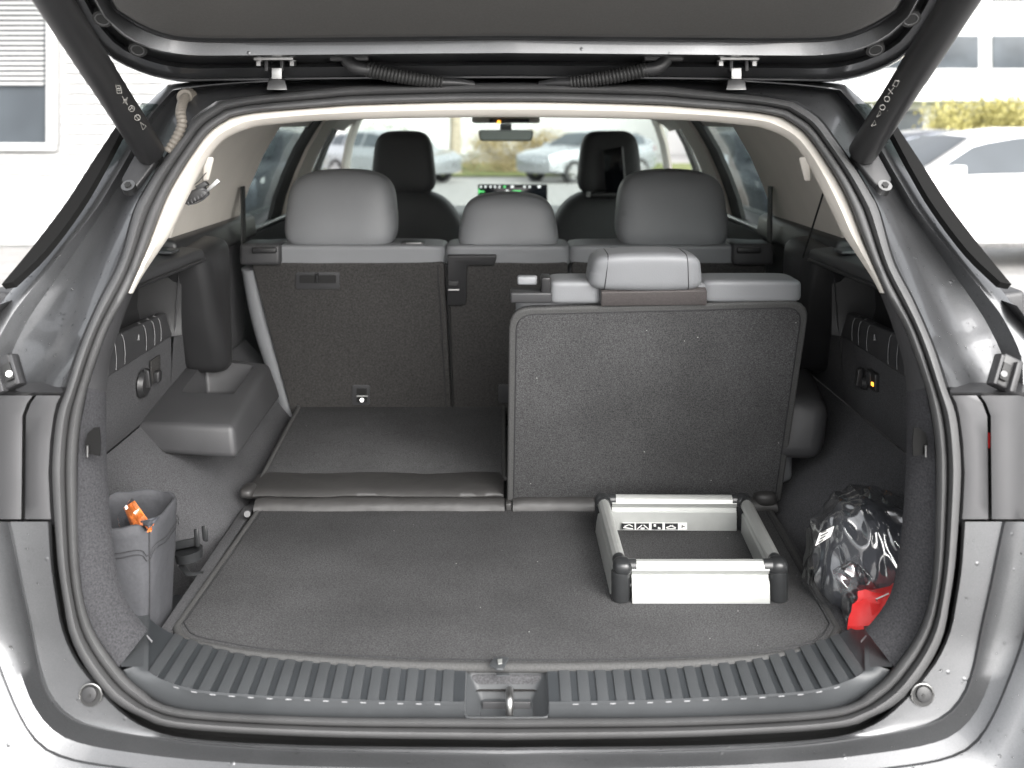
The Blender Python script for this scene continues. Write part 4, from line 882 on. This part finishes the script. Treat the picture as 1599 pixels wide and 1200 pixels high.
# ------------------------------------------------------------------ surroundings
def build_car(name, label, group, paintm, loc, rz, dark=False):
    root = empty(name, loc, label, 'car', group, rz)
    def lk(nm, bm_or_vs, fs=None, m=None, par=None, ang=35):
        o = mk(nm, bm_or_vs, fs, m, None, ang); o.parent = par or root; return o
    st = [  # x along the car, half width, z low, z belt, z roof
     (-2.15,.62,.42,.66,.68),(-2.10,.76,.30,.78,.80),(-1.7,.86,.24,.90,.92),(-1.15,.89,.24,.96,.98),(-.95,.90,.24,.98,1.06),(-.35,.90,.24,1.00,1.40),(.2,.90,.24,1.01,1.49),(.8,.90,.24,1.03,1.49),(1.5,.88,.24,1.05,1.40),(1.95,.84,.28,1.06,1.20),(2.12,.78,.34,1.0,1.04),(2.18,.66,.46,.85,.88)]
    rows = []
    for x, w_, zl, zb, zr in st:
        h_ = zr-zb; wi = w_-.30*h_/.5 if h_ > .1 else w_*.9
        hp = [(0,zl),(w_*.8,zl),(w_*.98,zl+.08),(w_,(zl+zb)/2+.06),(w_*.97,zb),(w_*.96,zb+.01),(wi+.02,zr-.06 if h_ > .15 else zr-.005),(wi*.8,zr-.01),(0,zr+.015)]
        rows.append([V((x, y, z)) for y, z in hp]+[V((x, -y, z)) for y, z in reversed(hp)][1:-1])
    n = len(rows[0]); vs = [v for r in rows for v in r]; fs = []
    for i in range(len(rows)-1):
        for j in range(n): k = (j+1) % n; fs.append((i*n+j, i*n+k, (i+1)*n+k, (i+1)*n+j))
    fs += [tuple(range(n)), tuple(range(len(vs)-n, len(vs)))]
    lk('body', vs, fs, paintm, None, 40)
    def sidew(x0, x1, s, t0=.0, t1=.0):
        q = []
        def at(x, t):
            for a, b in zip(st, st[1:]):
                if a[0] <= x <= b[0]:
                    k = (x-a[0])/(b[0]-a[0]); w_, zb, zr = [a[i]+(b[i]-a[i])*k for i in (1,3,4)]
                    h_ = zr-zb; wi = w_-.30*h_/.5; y = w_*.96+(wi+.02-w_*.96)*t; return V((x, s*(y+.006), zb+.015+(zr-.075-zb)*t))
        xs = [x0+(x1-x0)*k/6 for k in range(7)]
        return [[at(x+t0*0, .02) for x in xs], [at(x, .95) for x in xs]]
    for s in (1, -1):
        for x0, x1 in ((-.72,.28),(.36,1.05),(1.12,1.62)):
            rr = sidew(x0, x1, s); m_ = len(rr[0]); vv = rr[0]+rr[1]
            lk('side_window', vv, [(i, i+1, m_+i+1, m_+i) for i in range(m_-1)], 'pane')
        hm = lk('side_mirror', [V(p)+V((-.72, s*.99, 1.04)) for p in ((-.08,-.09,-.06),(.08,-.09,-.06),(.08,.09,-.06),(-.08,.09,-.06),(-.05,-.09,.08),(.08,-.09,.08),(.08,.09,.08),(-.05,.09,.08))], HEX, paintm)
        lk('headlight', [V(p) for p in ((-2.09,s*.60,.70),(-1.95,s*.80,.72),(-1.90,s*.82,.80),(-2.09,s*.60,.77))], [(0,1,2,3)], 'rim')
        lk('tail_light', [V(p) for p in ((2.14,s*.55,.86),(2.04,s*.82,.88),(2.02,s*.83,1.0),(2.13,s*.56,.98))], [(0,1,2,3)], 'red')
        for x in (-1.32, 1.36):
            def ring(r, y): return [V((x+r*math.cos(a), s*y, .33+r*math.sin(a))) for a in [k*math.pi/12 for k in range(24)]]
            rws = [ring(.2,.915), ring(.30,.915), ring(.33,.89), ring(.33,.72), ring(.2,.70)]
            vv = [v for r in rws for v in r]; ff = [(i*24+j, i*24+(j+1) % 24, (i+1)*24+(j+1) % 24, (i+1)*24+j) for i in range(4) for j in range(24)]
            ty = lk('wheel', vv, ff, 'tyre')
            rws = [ring(.225,.92), ring(.20,.905), ring(.06,.925), ring(.001,.925)]; vv = [v for r in rws for v in r]
            ff = [(i*24+j, i*24+(j+1) % 24, (i+1)*24+(j+1) % 24, (i+1)*24+j) for i in range(3) for j in range(24) if not (i == 1 and j % 5 in (3, 4))]
            lk('rim', vv, ff, 'rim', ty)
    for nm, i, j in (('windscreen',4,5),('rear_window',8,9)):
        def pt(i, yk, dz): x, w_, zl, zb, zr = st[i]; h_ = zr-zb; wi = w_-.30*h_/.5 if h_ > .1 else w_*.9; return V((x, yk*wi*.86, zr+.02-(abs(yk) > .5)*.018+dz))
        vv = [pt(i,-1,.002), pt(i,0,.004), pt(i,1,.002), pt(j,-1,.002), pt(j,0,.004), pt(j,1,.002)]
        lk(nm, vv, [(0,1,4,3),(1,2,5,4)], 'pane')
    return root
pw_ = paint('white_car_paint', (.78,.78,.78), .3, False); ps_ = paint('silver_car_paint', (.42,.44,.46), .3, False); pd_ = paint('dark_car_paint', (.10,.11,.13), .3, False)
for p_ in (pw_,): p_.node_tree.nodes['Principled BSDF'].inputs['Metallic'].default_value = 0
R_ = math.radians
build_car('parked_car', 'white hatchback parked side-on beyond the right rear pillar of the open car', None, pw_, (5.28, 11.2, gz(11.2)), R_(2))
build_car('parked_car', 'silver hatchback parked on the far side of the lot behind the interior mirror', None, ps_, (2.4, 29.5, gz(29.5)), R_(38))
build_car('parked_car', 'pale blue grey car parked at the verge behind the left front headrest', None, ps_, (-3.4, 29.0, gz(29)), R_(142))
build_car('parked_car', 'dark grey car parked beyond the right side windows of the open car', None, pd_, (4.15, 15.5, gz(15.5)), R_(92))
build_car('parked_car', 'dark car parked close beyond the left side windows of the open car', None, pd_, (-4.3, 16.5, gz(16.5)), R_(88))
build_car('parked_car', 'black roofed car further back behind the white hatchback', None, pd_, (7.9, 19.5, gz(19.5)), R_(4))
# white clad building on the left
wb = empty('clad_building', (-7.5, 12.6, gz(12.6)), 'white building with horizontal cladding boards and a blind-covered window', 'building')
wx0, wx1 = -14.0, -4.35
def wpart(nm, c, s, m, par=wb, bev=.01): return box(nm, c, s, m, par, bev)
wpart('wall_core', ((wx0+wx1)/2, 14.6, 2.6), (wx1-wx0-.1, 3.8, 6.0), 'white')
me0 = None
win_x1, wz0, wz1 = -5.78, 1.22, 3.4
pitch = .128
for k in range(44):
    z = -.25+k*pitch
    segs = [(wx0, wx1)] if not (wz0-.15 < z < wz1+.1) else [(win_x1+.16, wx1)]
    for a, b in segs:
        c = ((a+b)/2, 12.62, z); 
        vs = [V((x, y, z+dz)) for x in (a, b) for y, dz in ((12.70,-.060),(12.54,-.060),(12.60,.046),(12.70,.046))]
        mk('cladding_board', vs, [(0,1,2,3),(7,6,5,4),(0,4,5,1),(1,5,6,2),(2,6,7,3),(3,7,4,0)], 'white', wb, 20)
wf = wpart('window', (-7.1, 12.68, (wz0+wz1)/2), (2.5,.08,wz1-wz0), 'pane')
wpart('window_frame', (win_x1+.02, 12.60, (wz0+wz1)/2), (.12,.12,wz1-wz0+.12), 'white', wf); wpart('window_frame', (-7.1,12.58,wz0-.04), (2.8,.16,.09), 'white', wf)
for k in range(22): box('blind_slat', (-7.05, 12.595, 1.98+k*.064), (2.36,.05,.008), 'white', wf, 0, Matrix.Rotation(.5, 3, 'X'))
wpart('base_course', ((wx0+wx1)/2, 12.6, -.36), (wx1-wx0,.2,.12), 'leaf_y')
# office block on the right, far
ob = empty('office_building', (24, 44, gz(44)), 'pale office block with long rows of windows beyond the parked white car', 'building')
box('wall', (27, 48, 6), (27,7,13.4), 'stone', ob, .05)
for r in range(4):
    for k in range(10): 
        wn = box('window', (15.2+k*2.5, 44.47, 1.6+r*3.0+(0 if r else -.4)), (1.9,.12,1.5 if r else 1.6), 'pane', ob, .02)
        box('sill', (15.2+k*2.5, 44.40, .8+r*3.0+(0 if r else -.4)), (2.0,.2,.08), 'stone', wn, .01)
box('canopy', (20, 43.6, 2.5), (12,1.8,.25), 'stone', ob, .03)
# long pale hall closing the view ahead
hb = empty('pale_hall', (0, 60, gz(60)), 'long pale hall across the lot seen through the windscreen', 'building')
box('wall', (-2, 63, 3.4), (34,6,8.4), 'white', hb, .05)
for k in range(9): box('window', (-14.5+k*3.4, 59.97, 3.2), (1.7,.1,1.3), 'stone', hb, .02)
# trees and bushes
def bush(name, label, cat, loc, r, n, mats, seed, trunk=None, group=None):
    random.seed(seed); root = empty(name, loc, label, cat, group); vs = []; fs = []
    cl = [V((random.gauss(0,.45)*r[0], random.gauss(0,.45)*r[1], random.uniform(.15,1)*r[2])) for _ in range(26)]
    for i in range(n):
        c = random.choice(cl); p = c+V((random.gauss(0,.16)*r[0], random.gauss(0,.16)*r[1], random.gauss(0,.14)*r[2]))
        if p.z < .02: p.z = .02
        q = V((random.uniform(-1,1), random.uniform(-1,1), random.uniform(-1,1))).normalized(); u = q.orthogonal().normalized(); v = q.cross(u); s = random.uniform(.5,1.2)*max(.02, r[2]*.021)
        b = len(vs); vs += [p+u*s*1.5, p+v*s*.7, p-u*s*1.5, p-v*s*.7]; fs.append((b,b+1,b+2,b+3))
    me = bpy.data.meshes.new('crown'); me.from_pydata([tuple(v) for v in vs], [], fs); o = link('crown', me, mats); o.parent = root
    for k in range(5):
        a = k*1.26; o = tube('stem', [V((0,0,0)), V((math.cos(a)*r[0]*.2, math.sin(a)*r[1]*.2, r[2]*.4)), V((math.cos(a)*r[0]*.45, math.sin(a)*r[1]*.45, r[2]*.8))], lambda i: (.05,.03,.012)[i], 'bark', None, 6); o.parent = root
    return root
bush('yellow_bush', 'rounded yellow green bush in front of the pale office block', 'bush', (11.3, 23, gz(23)), (1.5,1.2,1.9), 16000, 'leaf_y', 3)
bush('brown_hedge', 'dull brown hedge at the verge beside the silver hatchback', 'hedge', (.1, 35, gz(35)), (2.2,1.0,1.35), 14000, 'leaf_b', 5)
bush('green_bush', 'low green brown bush on the verge behind the pale blue grey car', 'bush', (-5.2, 37, gz(37)), (2.4,1.0,1.6), 6000, 'leaf_g', 9)
tr0 = empty('bare_tree', (-1.75, 33.5, gz(33.5)), 'bare pale tree trunk standing on the grass verge', 'tree')
tt = tube('trunk', [V((-1.75,33.5,gz(33.5)-.1)), V((-1.72,33.5,1.2)), V((-1.78,33.5,3)), V((-1.7,33.5,6))], lambda i: (.24,.19,.17,.10)[i], 'bark', None, 12); tt.parent = tr0; tt.matrix_parent_inverse = Matrix.Translation(-tr0.location)
for k in range(7):
    a = k*.9; p0 = V((-1.74,33.5,2.4+k*.45)); o = tube('branch', [p0, p0+V((math.cos(a)*.7, math.sin(a)*.5, .8)), p0+V((math.cos(a)*1.5, math.sin(a)*1.1, 2.1))], lambda i: (.06,.035,.01)[i], 'bark', None, 6); o.parent = tr0; o.matrix_parent_inverse = Matrix.Translation(-tr0.location)
